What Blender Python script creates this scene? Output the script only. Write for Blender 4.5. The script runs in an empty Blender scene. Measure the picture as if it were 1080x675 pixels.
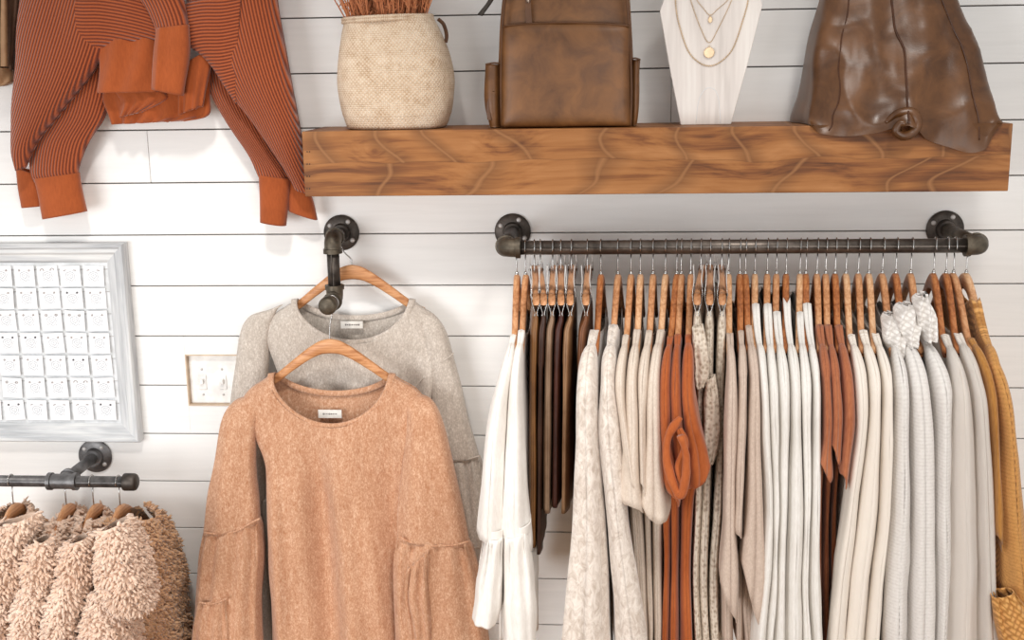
import bpy, math, random
import numpy as np
from math import sin, cos, pi, sqrt, radians
from mathutils import Vector, Matrix, noise
random.seed(7); RNG = np.random.default_rng(7)
C = bpy.context.scene.collection
SC = bpy.context.scene

# ------------------------------------------------------------------ camera
FOC, YAW, PITCH, ROLL, DIST, CZ = 1236.773, -0.0689738, 0.211442, -0.0151866, 2.962213, -0.129406
Z0 = 1.9                                    # height of the first visible board joint above the floor
BW = 0.135                                  # board pitch
def cam_axes():
    cy, sy, cp, sp = cos(YAW), sin(YAW), cos(PITCH), sin(PITCH)
    f = np.array([sy*cp, cy*cp, -sp]); r = np.array([cy, -sy, 0.0]); u = np.cross(r, f)
    cr, sr = cos(ROLL), sin(ROLL)
    return cr*r + sr*u, -sr*r + cr*u, f
CR, CU, CF = cam_axes()
CAM = np.array([0, -DIST, CZ + Z0])
def P(x, y, Y=0.0):
    """point of the place at distance -Y from the wall seen at photo coordinates x, y"""
    v = CF*FOC + CR*(x-540) + CU*(337.5-y)
    return CAM + v*((Y + DIST)/v[1])
cd = bpy.data.cameras.new('camera'); co = bpy.data.objects.new('camera', cd); C.objects.link(co)
cd.sensor_width = 36; cd.sensor_fit = 'HORIZONTAL'; cd.lens = 36*FOC/1080; cd.clip_start = .05
M = Matrix((CR, CU, -CF)).transposed().to_4x4(); M.translation = Vector(CAM); co.matrix_world = M
SC.camera = co

# ------------------------------------------------------------------ object helpers
def tag(o, label=None, cat=None, group=None, kind=None):
    if label: o['label'] = label
    if cat: o['category'] = cat
    if group: o['group'] = group
    if kind: o['kind'] = kind
    return o
def thing(name, label, cat, loc=(0, 0, 0), group=None):
    o = bpy.data.objects.new(name, None); C.objects.link(o); o.location = [float(v) for v in loc]
    o.empty_display_size = .05
    return tag(o, label, cat, group)
class G:
    """collects vertices, faces and uvs for one mesh"""
    def __init__(s): s.v = []; s.f = []; s.uv = []; s.n = 0
    def add(s, v, f, uv=None):
        v = np.asarray(v, float)
        s.v.append(v); s.f += [tuple(int(i) + s.n for i in q) for q in f]
        s.uv.append(np.asarray(uv, float) if uv is not None else np.c_[v[:, 0], v[:, 2]])
        s.n += len(v); return s
    def verts(s): return np.concatenate(s.v)
def mesh(name, g, mat, parent=None, solid=0, smooth=True, sub=0, label=None, bevel=0, sharp=None, origin=None):
    v = g.verts(); uv = np.concatenate(g.uv)
    if parent is not None: v = v - np.array(parent_loc(parent))
    else:
        if origin is None:
            origin = [(v[:, 0].min()+v[:, 0].max())/2, (v[:, 1].min()+v[:, 1].max())/2, v[:, 2].min()]
        v = v - np.array(origin)
    me = bpy.data.meshes.new(name); me.from_pydata(v.tolist(), [], g.f); me.update()
    l = me.uv_layers.new(name='UVMap')
    idx = np.empty(len(me.loops), dtype=np.int32); me.loops.foreach_get('vertex_index', idx)
    l.data.foreach_set('uv', uv[idx].astype(np.float32).ravel())
    if smooth: me.polygons.foreach_set('use_smooth', [True]*len(me.polygons))
    if sharp: me.set_sharp_from_angle(angle=radians(sharp))
    me.materials.append(mat)
    o = bpy.data.objects.new(name, me); C.objects.link(o)
    if parent is not None: o.parent = parent
    else: o.location = [float(q) for q in origin]
    if bevel:
        b = o.modifiers.new('bevel', 'BEVEL'); b.width = bevel; b.segments = 2; b.limit_method = 'ANGLE'
    if solid:
        m = o.modifiers.new('solid', 'SOLIDIFY'); m.thickness = solid; m.offset = 0
    if sub:
        m = o.modifiers.new('sub', 'SUBSURF'); m.levels = sub; m.render_levels = sub
    if label: o['label'] = label
    return o
def parent_loc(p):
    l = Vector(p.location)
    while p.parent is not None:
        p = p.parent; l = l + Vector(p.location)
    return l
def grid_faces(nr, nc, off=0):
    return [(off+i*nc+j, off+i*nc+j+1, off+(i+1)*nc+j+1, off+(i+1)*nc+j) for i in range(nr-1) for j in range(nc-1)]
def box(g, lo, hi):
    x0, y0, z0 = lo; x1, y1, z1 = hi
    v = [(x0, y0, z0), (x1, y0, z0), (x1, y1, z0), (x0, y1, z0), (x0, y0, z1), (x1, y0, z1), (x1, y1, z1), (x0, y1, z1)]
    f = [(0, 3, 2, 1), (4, 5, 6, 7), (0, 1, 5, 4), (1, 2, 6, 5), (2, 3, 7, 6), (3, 0, 4, 7)]
    return g.add(v, f)
def smooth_path(pts, n):
    p = np.asarray(pts, float)
    if len(p) < 3:
        t = np.linspace(0, 1, n)[:, None]; return p[0]*(1-t) + p[-1]*t
    q = np.vstack([2*p[0]-p[1], p, 2*p[-1]-p[-2]])
    out = []
    for t in np.linspace(0, len(p)-1, n):
        i = min(int(t), len(p)-2); u = t-i
        a, b, c, d = q[i], q[i+1], q[i+2], q[i+3]
        out.append(.5*((2*b) + (c-a)*u + (2*a-5*b+4*c-d)*u*u + (3*b-a-3*c+d)*u**3))
    return np.array(out)
def tube(g, path, r, seg=12, caps=True):
    p = np.asarray(path, float); n = len(p)
    rr = np.full(n, r) if np.isscalar(r) else np.asarray(r, float)
    t = np.gradient(p, axis=0); t /= np.linalg.norm(t, axis=1)[:, None] + 1e-12
    a = np.array([0, 0, 1.0]) if abs(t[0][2]) < .9 else np.array([1.0, 0, 0])
    e = np.cross(t[0], a); e /= np.linalg.norm(e)
    V = []; UV = []; L = 0
    for i in range(n):
        e = e - t[i]*np.dot(e, t[i]); e /= np.linalg.norm(e); b = np.cross(t[i], e)
        if i: L += np.linalg.norm(p[i]-p[i-1])
        for k in range(seg+1):
            th = 2*pi*k/seg
            V.append(p[i] + rr[i]*(cos(th)*e + sin(th)*b)); UV.append((rr[i]*th, L))
    f = grid_faces(n, seg+1)
    if caps:
        f.append(tuple(range(seg, -1, -1))[:seg]); f.append(tuple((n-1)*(seg+1)+k for k in range(seg)))
    return g.add(V, f, UV)
def lathe(g, prof, centre, axis=(0, 0, 1), seg=32):
    ax = np.asarray(axis, float); ax /= np.linalg.norm(ax)
    a = np.array([1.0, 0, 0]) if abs(ax[0]) < .9 else np.array([0, 1.0, 0])
    e = a - ax*np.dot(a, ax); e /= np.linalg.norm(e); b = np.cross(ax, e)
    V = []; UV = []
    for r, h in prof:
        for k in range(seg+1):
            th = 2*pi*k/seg
            V.append(np.asarray(centre) + ax*h + r*(cos(th)*e + sin(th)*b)); UV.append((th*.05, h))
    return g.add(V, grid_faces(len(prof), seg+1), UV)
def pchip(xs, ys, x):
    xs = np.asarray(xs, float); ys = np.asarray(ys, float); x = np.clip(np.asarray(x, float), xs[0], xs[-1])
    h = np.diff(xs); d = np.diff(ys)/h
    m = np.zeros(len(xs)); m[0], m[-1] = d[0], d[-1]
    for i in range(1, len(xs)-1):
        m[i] = 0 if d[i-1]*d[i] <= 0 else 2*d[i-1]*d[i]/(d[i-1]+d[i])
    i = np.clip(np.searchsorted(xs, x)-1, 0, len(h)-1); t = (x-xs[i])/h[i]
    return ((1+2*t)*(1-t)**2*ys[i] + t*(1-t)**2*h[i]*m[i] + t*t*(3-2*t)*ys[i+1] + t*t*(t-1)*h[i]*m[i+1])
def nz(v, s, seed):
    return noise.noise(Vector((v[0]*s[0]+seed*7.13, v[1]*s[1]+seed*3.7, v[2]*s[2]-seed*5.1)))
def wrinkle(V, nc, amp, s, seed):
    """push a lofted sheet of nc columns in and out along its own normals"""
    V = np.asarray(V, float); nr = len(V)//nc
    A = V.reshape(nr, nc, 3)
    du = np.gradient(A, axis=1); dv = np.gradient(A, axis=0)
    n = np.cross(du, dv); n /= np.linalg.norm(n, axis=2)[:, :, None] + 1e-9
    d = np.array([nz(p, s, seed) for p in V]).reshape(nr, nc)
    d[:, -1] = d[:, 0] if np.allclose(A[:, 0], A[:, -1], atol=1e-6) else d[:, -1]
    return (A + n*(amp*d)[:, :, None]).reshape(-1, 3)
def ptube(g, st, Y, th, nr=28, nc=30, q=.75, fold=None, wr=None, seed=1, close=False, flat_back=False):
    """flattened cloth tube: st = outline stations ((xL,yL),(xR,yR)) in photo measure at wall distance Y; th = half thickness"""
    k = len(st)
    Ys = np.full(k, Y) if np.isscalar(Y) else np.asarray(Y, float)
    Ts = np.full(k, th) if np.isscalar(th) else np.asarray(th, float)
    L = np.array([P(*a, Ys[i]) for i, (a, b) in enumerate(st)]); R = np.array([P(*b, Ys[i]) for i, (a, b) in enumerate(st)])
    L = smooth_path(L, nr); R = smooth_path(R, nr); T = smooth_path(Ts[:, None], nr)[:, 0]
    V = []; UV = []; ln = 0
    for i in range(nr):
        c = (L[i]+R[i])/2; e = (R[i]-L[i])/2; w = np.linalg.norm(e)
        if i: ln += np.linalg.norm(c-pc)
        pc = c; v = i/(nr-1)
        for j in range(nc+1):
            t = 2*pi*j/nc + pi/2                       # seam on the wall side
            ct, s_ = cos(t), sin(t)
            x = math.copysign(abs(ct)**.9, ct); y = math.copysign(abs(s_)**q, s_)
            f = 1.0; dy = 0
            if fold: f, dy = fold(t, v, x)
            V.append(c + e*x*f + np.array([0, T[i]*y*f + dy, 0])); UV.append((w*x*(1 if s_ < 0 else -1), ln))
    V = np.array(V)
    if wr: V = wrinkle(V, nc+1, wr[0], wr[1], seed)
    f = grid_faces(nr, nc+1)
    if close:
        f.append(tuple(range(nc))); f.append(tuple((nr-1)*(nc+1)+j for j in range(nc-1, -1, -1)))
    return g.add(V, f, UV)

# ------------------------------------------------------------------ materials
def lin(c):
    return tuple((v/255/12.92 if v/255 <= .04045 else ((v/255+.055)/1.055)**2.4) for v in c) + (1,)
class NT:
    def __init__(s, name, rough=.8, spec=.3, metal=0.0, sheen=0.0):
        s.m = bpy.data.materials.new(name); s.m.use_nodes = True; s.t = s.m.node_tree; s.N = s.t.nodes; s.L = s.t.links
        s.b = s.N['Principled BSDF']; s.b.inputs['Roughness'].default_value = rough
        s.b.inputs['Specular IOR Level'].default_value = spec; s.b.inputs['Metallic'].default_value = metal
        if sheen: s.b.inputs['Sheen Weight'].default_value = sheen; s.b.inputs['Sheen Roughness'].default_value = .5
    def n(s, t, **k):
        o = s.N.new(t)
        for a, v in k.items():
            if a in o.inputs: o.inputs[a].default_value = v
            else: setattr(o, a, v)
        return o
    def l(s, a, b): s.L.new(a, b)
    def coord(s, kind='Object', scale=(1, 1, 1), rot=(0, 0, 0)):
        mp = s.n('ShaderNodeMapping'); mp.inputs['Scale'].default_value = scale; mp.inputs['Rotation'].default_value = rot
        if kind == 'UV':
            u = s.n('ShaderNodeUVMap'); u.uv_map = 'UVMap'; s.l(u.outputs[0], mp.inputs[0])
        else:
            tc = s.n('ShaderNodeTexCoord'); s.l(tc.outputs[kind], mp.inputs[0])
        return mp.outputs[0]
    def noise(s, vec, scale, detail=3, rough=.55, dist=0):
        o = s.n('ShaderNodeTexNoise', Scale=scale, Detail=detail, Roughness=rough, Distortion=dist); s.l(vec, o.inputs['Vector']); return o.outputs[0]
    def wave(s, vec, scale, dist=0, dscale=1, dirn='X', detail=1):
        o = s.n('ShaderNodeTexWave', Scale=scale, Distortion=dist, Detail=detail); o.inputs['Detail Scale'].default_value = dscale
        o.bands_direction = dirn; s.l(vec, o.inputs['Vector']); return o.outputs['Fac']
    def ramp(s, fac, stops):
        r = s.n('ShaderNodeValToRGB'); el = r.color_ramp.elements
        el[0].position, el[0].color = stops[0][0], lin(stops[0][1]); el[1].position, el[1].color = stops[-1][0], lin(stops[-1][1])
        for p, c in stops[1:-1]:
            e = el.new(p); e.color = lin(c)
        s.l(fac, r.inputs[0]); return r.outputs[0]
    def math(s, op, a, b=None):
        o = s.n('ShaderNodeMath'); o.operation = op
        for i, q in enumerate((a, b)):
            if q is None: continue
            if isinstance(q, (int, float)): o.inputs[i].default_value = q
            else: s.l(q, o.inputs[i])
        return o.outputs[0]
    def mix(s, fac, a, b, mode='MIX'):
        o = s.n('ShaderNodeMix'); o.data_type = 'RGBA'; o.blend_type = mode
        for i, q in ((0, fac), (6, a), (7, b)):
            if isinstance(q, (int, float)): o.inputs[i].default_value = q
            elif isinstance(q, tuple): o.inputs[i].default_value = lin(q)
            else: s.l(q, o.inputs[i])
        return o.outputs[2]
    def col(s, c):
        if isinstance(c, tuple): s.b.inputs['Base Color'].default_value = lin(c)
        else: s.l(c, s.b.inputs['Base Color'])
        return s
    def bump(s, h, strength=.3, dist=.002):
        o = s.n('ShaderNodeBump'); o.inputs['Strength'].default_value = strength; o.inputs['Distance'].default_value = dist
        s.l(h, o.inputs['Height']); s.l(o.outputs[0], s.b.inputs['Normal']); return s
def cloth(name, c1, c2, kind='plain', rough=.9, sheen=.15, sc=1.0, bs=.5):
    m = NT(name, rough, .2, 0, sheen); uv = m.coord('UV'); ob = m.coord('Object')
    if kind == 'heather':
        st = m.noise(m.coord('Object', (1, 1, .5)), 300*sc, 4, .75)
        big = m.noise(m.coord('Object', (1, 1, .4)), 90*sc, 3, .6)
        fac = m.math('ADD', m.math('MULTIPLY', st, .75), m.math('MULTIPLY', big, .25))
        m.col(m.ramp(fac, [(.36, c2), (.52, tuple((a+b)//2 for a, b in zip(c1, c2))), (.64, c1)])).bump(st, bs, .0025)
    elif kind == 'knit':
        w1 = m.wave(uv, 26*sc, 2.5, 30, 'DIAGONAL', 2); w2 = m.wave(m.coord('UV', (-1, 1, 1)), 26*sc, 2.5, 30, 'DIAGONAL', 2)
        f = m.math('MULTIPLY', w1, w2)
        f = m.math('ADD', m.math('MULTIPLY', f, .7), m.math('MULTIPLY', m.noise(ob, 160, 2), .3))
        m.col(m.ramp(f, [(.12, c2), (.45, c1)])).bump(f, bs*.35, .0025)
    elif kind == 'rib':
        w = m.wave(uv, 20*sc, .25, 3, 'X'); f = m.math('ADD', m.math('MULTIPLY', w, .8), m.math('MULTIPLY', m.noise(ob, 140, 2), .2))
        m.col(m.ramp(f, [(.15, c2), (.7, c1)])).bump(f, bs, .004)
    elif kind == 'velvet':
        n1 = m.noise(m.coord('Object', (1, 1, .6)), 60*sc, 5, .7, 1.2); m.b.inputs['Roughness'].default_value = .5; m.b.inputs['Sheen Weight'].default_value = .6
        m.col(m.ramp(n1, [(.35, c2), (.62, c1)])).bump(n1, bs, .004)
    elif kind == 'lace':
        vo = m.n('ShaderNodeTexVoronoi', Scale=110*sc); m.l(ob, vo.inputs['Vector']); n1 = m.noise(ob, 45, 4, .7)
        f = m.math('ADD', m.math('MULTIPLY', vo.outputs[0], .6), m.math('MULTIPLY', n1, .5))
        m.col(m.ramp(f, [(.3, c2), (.6, c1)])).bump(f, bs, .004)
    else:
        n1 = m.noise(m.coord('Object', (1, 1, .25)), 240*sc, 3, .6); n2 = m.noise(ob, 9, 2)
        f = m.math('ADD', m.math('MULTIPLY', n1, .5), m.math('MULTIPLY', n2, .5))
        m.col(m.ramp(f, [(.35, c2), (.65, c1)])).bump(n1, bs*.6, .0015)
    return m.m
def leather(name, c1, c2, rough=.38):
    m = NT(name, rough, .5); ob = m.coord('Object'); n = m.noise(ob, 14, 4, .6, .6); g = m.noise(ob, 420, 2, .6)
    r = m.n('ShaderNodeMapRange'); r.inputs['To Min'].default_value = rough-.08; r.inputs['To Max'].default_value = rough+.14; m.l(n, r.inputs[0]); m.l(r.outputs[0], m.b.inputs['Roughness'])
    m.col(m.ramp(n, [(.32, c2), (.68, c1)])).bump(m.math('ADD', m.math('MULTIPLY', g, .3), n), .10, .004); return m.m
def metal(name, c1, c2, rough=.45, mt=.85):
    m = NT(name, rough, .5, mt); n = m.noise(m.coord('Object'), 40, 4, .6); m.col(m.ramp(n, [(.35, c2), (.7, c1)])).bump(m.noise(m.coord('Object'), 180, 3), .15, .002); return m.m
def wood(name, light, mid, dark, axis='X', sc=1.0, rough=.5, knots=False, contrast=1.0):
    s = {'X': (1.6, 22, 22), 'Y': (22, 1.6, 22), 'Z': (22, 22, 1.6)}[axis]
    m = NT(name, rough, .35); ob = m.coord('Object', tuple(v*sc for v in s)); raw = m.coord('Object')
    if knots:
        kv = m.coord('Object', (4.6, .6, 7.5)); vo = m.n('ShaderNodeTexVoronoi', Scale=1.0, Randomness=1.0); vo.feature = 'SMOOTH_F1'; m.l(kv, vo.inputs['Vector'])
        d = vo.outputs['Distance']
        near = m.math('POWER', m.math('SUBTRACT', 1.0, m.math('MINIMUM', m.math('MULTIPLY', d, 1.25), 1.0)), 2.0)
        add = m.n('ShaderNodeVectorMath'); add.operation = 'ADD'; cmb = m.n('ShaderNodeCombineXYZ')
        m.l(m.math('MULTIPLY', near, 1.0), cmb.inputs[2]); m.l(m.math('MULTIPLY', near, 1.2), cmb.inputs[0]); m.l(ob, add.inputs[0]); m.l(cmb.outputs[0], add.inputs[1])
        g = m.noise(add.outputs[0], 1.35, 5, .6, .15); fine = m.noise(m.coord('Object', (3, 120, 150)), 1.6, 3, .6)
        br = m.noise(m.coord('Object', (3.0, 1, 26)), 1.3, 3, .6, .3)
        f = m.math('ADD', m.math('ADD', m.math('MULTIPLY', g, .62), m.math('MULTIPLY', br, .26)), m.math('MULTIPLY', fine, .16))
        c = m.ramp(f, [(.37, dark), (.45, mid), (.53, light), (.66, tuple(min(255, v+18) for v in light))])
        # branch marks: irregular slanting lines, different on the upper and the lower half of the board
        sx = m.n('ShaderNodeSeparateXYZ'); m.l(raw, sx.inputs[0])
        row = m.math('GREATER_THAN', m.math('ADD', sx.outputs[2], m.math('MULTIPLY', m.noise(m.coord('Object', (4, 1, 1)), 1.5, 1), .03)), .094)
        wob = m.math('MULTIPLY', m.noise(m.coord('Object', (2, 1, 7)), 1.2, 1), 1.3)
        wv = m.math('ADD', m.math('ADD', m.math('MULTIPLY', sx.outputs[0], 4.6), m.math('MULTIPLY', row, m.math('ADD', 13.81, m.math('MULTIPLY', sx.outputs[0], 1.7)))), m.math('ADD', wob, m.math('MULTIPLY', m.math('MULTIPLY', sx.outputs[2], 3.2), m.math('SUBTRACT', m.math('MULTIPLY', row, 2.0), 1.0))))
        vk = m.n('ShaderNodeTexVoronoi', Randomness=1.0); vk.voronoi_dimensions = '1D'; vk.feature = 'DISTANCE_TO_EDGE'; vk.inputs['Scale'].default_value = 1.0; m.l(wv, vk.inputs['W'])
        e = vk.outputs['Distance']
        gl = m.math('ABSOLUTE', m.math('SUBTRACT', m.math('ADD', sx.outputs[2], m.math('MULTIPLY', m.noise(m.coord('Object', (4, 1, 1)), 1.5, 1), .03)), .094)); gl = m.ramp(m.math('MULTIPLY', gl, 100), [(.0, (170, 170, 170)), (.10, (90, 90, 90)), (.26, (0, 0, 0)), (1, (0, 0, 0))]); c = m.mix(gl, c, dark)
        rim = m.ramp(e, [(.0, (235, 235, 235)), (.05, (180, 180, 180)), (.26, (0, 0, 0)), (1, (0, 0, 0))]); st = m.ramp(e, [(.0, (190, 190, 190)), (.018, (150, 150, 150)), (.04, (0, 0, 0)), (1, (0, 0, 0))])
        c = m.mix(m.math('MULTIPLY', rim, .85), c, dark); c = m.mix(st, c, tuple(min(255, v+26) for v in light))
    else:
        f = m.noise(ob, 1.4, 4, .6, .8); fine = m.noise(ob, 7, 2); f = m.math('ADD', m.math('MULTIPLY', f, .75), m.math('MULTIPLY', fine, .25))
        c = m.ramp(f, [(.36, dark), (.5, mid), (.63, light)])
    m.col(c).bump(f, .25, .002); return m.m
def plain(name, c, rough=.5, mt=0, spec=.4):
    m = NT(name, rough, spec, mt); n = m.noise(m.coord('Object'), 30, 3); d = tuple(int(v*.93) for v in c)
    m.col(m.ramp(n, [(.4, d), (.6, c)])); return m.m

MT = {}
def whitewash():
    m = NT('painted_shiplap', .55, .3); ob = m.coord('Object', (.9, 1, 14)); n = m.noise(ob, 3.2, 5, .65, .4); k = m.noise(m.coord('Object', (1, 1, 2.2)), 5.5, 4, .7, 1.0)
    c = m.ramp(n, [(.3, (238, 237, 235)), (.55, (243, 242, 240)), (.75, (246, 245, 243))])
    kn = m.ramp(k, [(.70, (0, 0, 0)), (.78, (70, 70, 70))]); c = m.mix(kn, c, (205, 203, 202))
    m.col(c).bump(n, .03, .002); return m.m
MT['wall'] = whitewash()
MT['gap'] = plain('shadow_gap_backing', (120, 112, 106), .9)
MT['floor'] = wood('oak_floor', (196, 160, 122), (176, 138, 100), (150, 112, 78), 'X', .5, .45)
MT['shelf'] = wood('stained_pine', (152, 98, 50), (122, 72, 34), (70, 38, 15), 'X', 1, .55, True)
MT['shelf_edge'] = wood('stained_pine_edge', (150, 92, 46), (120, 68, 32), (74, 40, 18), 'Y', 1, .55)
MT['hanger'] = wood('hanger_maple', (214, 164, 122), (196, 140, 98), (164, 108, 68), 'Y', 2.2, .4)
MT['hanger_pale'] = wood('hanger_pale_maple', (228, 188, 150), (212, 164, 122), (184, 132, 92), 'Y', 2.2, .4)
MT['hanger_dark'] = wood('hanger_amber_wood', (194, 130, 82), (170, 104, 60), (136, 78, 42), 'Y', 2.2, .4)
MT['hanger_x'] = wood('hanger_maple_front', (216, 164, 120), (200, 142, 96), (166, 108, 66), 'X', 2.2, .4)
MT['pipe'] = metal('black_iron_pipe', (92, 84, 78), (58, 53, 49), .5, .75)
MT['rail'] = metal('brushed_iron_rail', (120, 110, 102), (84, 76, 70), .38, .8)
MT['fitting'] = metal('cast_iron_fitting', (112, 102, 88), (72, 65, 56), .5, .75)
MT['greyiron'] = metal('grey_iron_pipe', (128, 126, 126), (88, 86, 86), .45, .7)
MT['chrome'] = plain('steel_wire', (190, 188, 186), .25, 1.0)
MT['clip'] = plain('grey_clip_steel', (204, 200, 197), .4, .25)
MT['peach'] = cloth('peach_heather_knit', (222, 184, 156), (172, 118, 84), 'heather', .95, .25)
MT['peach_in'] = cloth('peach_heather_inside', (196, 146, 110), (160, 108, 74), 'heather')
MT['oat'] = cloth('grey_heather_knit', (222, 213, 203), (172, 160, 148), 'heather', .95, .25)
MT['label'] = plain('woven_label', (238, 234, 226), .8)
MT['ink'] = plain('grey_print', (128, 122, 118), .8)
MT['rust'] = cloth('rust_rib_knit', (176, 88, 46), (112, 46, 22), 'rib', .85, .3, 2.0, .9)
MT['rustband'] = cloth('rust_smooth_knit', (168, 84, 40), (148, 72, 33), 'plain', .85, .3)
MT['teddy'] = cloth('teddy_fleece', (240, 214, 194), (222, 188, 162), 'plain', .95, .5)
MT['teddy2'] = cloth('teddy_fleece_tan', (214, 172, 134), (190, 144, 106), 'plain', .95, .5)
def basket_mat():
    m = NT('woven_seagrass', .8, .25); a = m.wave(m.coord('UV', (1, 1, 1)), 62, 1.5, 20, 'DIAGONAL'); b = m.wave(m.coord('UV', (-1, 1, 1)), 62, 1.5, 20, 'DIAGONAL')
    w = m.wave(m.coord('UV'), 70, 2.5, 12, 'Y'); n = m.noise(m.coord('Object'), 60, 5, .75); n2 = m.noise(m.coord('Object', (1, 1, 1.6)), 16, 3, .6)
    f = m.math('ADD', m.math('MULTIPLY', m.math('MULTIPLY', a, b), .35), m.math('ADD', m.math('MULTIPLY', w, .12), m.math('MULTIPLY', n, .55)))
    m.col(m.ramp(m.math('ADD', m.math('MULTIPLY', f, .75), m.math('MULTIPLY', n2, .25)), [(.24, (176, 140, 106)), (.42, (226, 200, 172)), (.62, (246, 230, 210))])).bump(f, .9, .005); return m.m
MT['basket'] = basket_mat()
MT['grass'] = cloth('dried_grass', (222, 150, 104), (176, 104, 64), 'plain', .8, .1)
MT['backpack'] = leather('tan_brown_leather', (128, 84, 44), (88, 54, 26), .42)
MT['backpack_d'] = leather('brown_leather_edge', (104, 66, 36), (74, 44, 22), .45)
MT['tote'] = leather('chestnut_leather', (106, 68, 36), (72, 43, 20), .31)
MT['tote_d'] = leather('chestnut_leather_seam', (82, 46, 22), (60, 32, 14), .38)
MT['bust'] = wood('whitewashed_board', (232, 226, 220), (222, 214, 208), (204, 196, 190), 'Z', .6, .6)
MT['gold'] = plain('pale_gold', (226, 200, 166), .35, .6)
MT['silver'] = plain('pale_silver', (190, 176, 164), .3, .85)
MT['frame'] = wood('weathered_white_frame', (228, 228, 226), (206, 207, 208), (170, 173, 176), 'X', .8, .6)
MT['frame_z'] = wood('weathered_white_frame_upright', (228, 228, 226), (208, 209, 210), (174, 176, 179), 'Z', .8, .6)
MT['linen'] = plain('pale_backing_cloth', (226, 228, 230), .9)
def card_mat():
    m = NT('printed_card', .6, .3); vo = m.coord('Object', (1, 1, 1)); n = m.n('ShaderNodeVectorMath'); n.operation = 'LENGTH'; m.l(vo, n.inputs[0])
    r = n.outputs['Value']; w = m.math('SINE', m.math('MULTIPLY', m.math('ADD', r, m.math('MULTIPLY', m.noise(vo, 80, 2), .012)), 1150))
    ins = m.math('LESS_THAN', r, .0165); line = m.math('GREATER_THAN', w, .35)
    m.col(m.mix(m.math('MULTIPLY', m.math('MULTIPLY', ins, line), .55), (240, 240, 241), (140, 146, 156))); return m.m
MT['card'] = card_mat()
MT['studmetal'] = plain('pale_stud_metal', (196, 190, 188), .4, .5)
MT['blackstud'] = plain('black_stone', (96, 94, 98), .4)
MT['switch'] = plain('switch_plastic', (246, 244, 240), .35)
MT['white'] = plain('painted_trim', (242, 240, 237), .5)
MT['edge'] = plain('raw_wood_edge', (214, 192, 168), .7)
MT['darkbrown'] = leather('dark_brown_suede', (96, 64, 42), (64, 40, 24), .7)
MT['tan'] = leather('tan_roll', (176, 138, 100), (140, 102, 70), .6)

# ------------------------------------------------------------------ the setting
def wall():
    g = G(); X0, X1 = -2.5, 2.1; t = .018; gp = .0016
    a0 = P(195, 374); a1 = P(256, 428)                    # opening for the switch box
    hx0, hx1, hz1, hz0 = a0[0], a1[0], a0[2], a1[2]
    joints = {2: [P(157, 165)[0]], 1: [P(708, 100)[0]], 10: [.3], 8: [-.6]}
    for k in range(-8, 15):
        zt = Z0 - BW*k - gp; zb = Z0 - BW*(k+1) + gp
        if zt < .02: continue
        zb = max(zb, 0)
        xs = [X0] + joints.get(k, []) + [X1]
        for a, b in zip(xs[:-1], xs[1:]):
            a += .0006; b -= .0006
            if zb < hz1 and zt > hz0 and a < hx0 and b > hx1:
                box(g, (a, 0, zb), (hx0, t, zt)); box(g, (hx1, 0, zb), (b, t, zt))
                if zt > hz1: box(g, (hx0, 0, hz1), (hx1, t, zt))
                if zb < hz0: box(g, (hx0, 0, zb), (hx1, t, hz0))
            else: box(g, (a, 0, zb), (b, t, zt))
    o = mesh('wall_back', g, MT['wall'], smooth=False, bevel=.0012); tag(o, kind='structure')
    g = G(); box(g, (X0, t+.05, 0), (X1, .12, Z0+BW*8)); o = mesh('wall_core', g, MT['gap'], smooth=False); tag(o, kind='structure')
    g = G()
    box(g, (X0, t, 0), (hx0, t+.05, Z0+BW*8)); box(g, (hx1, t, 0), (X1, t+.05, Z0+BW*8))
    box(g, (hx0, t, 0), (hx1, t+.05, hz0)); box(g, (hx0, t, hz1), (hx1, t+.05, Z0+BW*8))
    o = mesh('wall_batten', g, MT['gap'], smooth=False); tag(o, kind='structure')
    g = G(); box(g, (X0, -4.6, -.05), (X1, .12, 0)); o = mesh('floor', g, MT['floor'], smooth=False); tag(o, kind='structure')
    return hx0, hx1, hz0, hz1
HX0, HX1, HZ0, HZ1 = wall()
def switch_box():
    cx, cz = (HX0+HX1)/2, (HZ0+HZ1)/2
    t = thing('light_switch', 'white double light switch recessed in the wall left of the grey sweater', 'light switch', (cx, .03, cz))
    g = G(); e = .003
    box(g, (HX0, -.002, HZ1-e), (HX1, .05, HZ1)); box(g, (HX0, -.002, HZ0), (HX1, .05, HZ0+e))
    box(g, (HX0, -.002, HZ0+e), (HX0+e, .05, HZ1-e)); box(g, (HX1-e, -.002, HZ0+e), (HX1, .05, HZ1-e))
    mesh('recess_frame', g, MT['edge'], t, smooth=False)
    g = G(); box(g, (HX0+e, .013, HZ0+e), (HX1-e, .021, HZ1-e)); mesh('switch_plate', g, MT['switch'], t, smooth=False, bevel=.003)
    for px in (216, 237):
        c = P(px, 401, .03)
        g = G(); box(g, (c[0]-.011, .0105, c[2]-.021), (c[0]+.011, .0135, c[2]+.021)); o = mesh('switch_rocker', g, MT['white'], t, smooth=False, bevel=.0015)
        g = G(); box(g, (c[0]-.004, .002, c[2]-.004), (c[0]+.004, .0107, c[2]+.009)); mesh('toggle', g, MT['switch'], o, smooth=False, bevel=.0015)
        for dz in (-.035, .035):
            g = G(); lathe(g, [(0, .0345), (.003, .0345), (.0035, .031)][::-1], (c[0], .0, c[2]+dz), (0, 1, 0), 10)
            g2 = G(); lathe(g2, [(.0034, .0135), (.003, .0117), (0, .0114)], (c[0], 0, c[2]+dz), (0, 1, 0), 10); mesh('screw', g2, MT['clip'], t)
switch_box()

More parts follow.
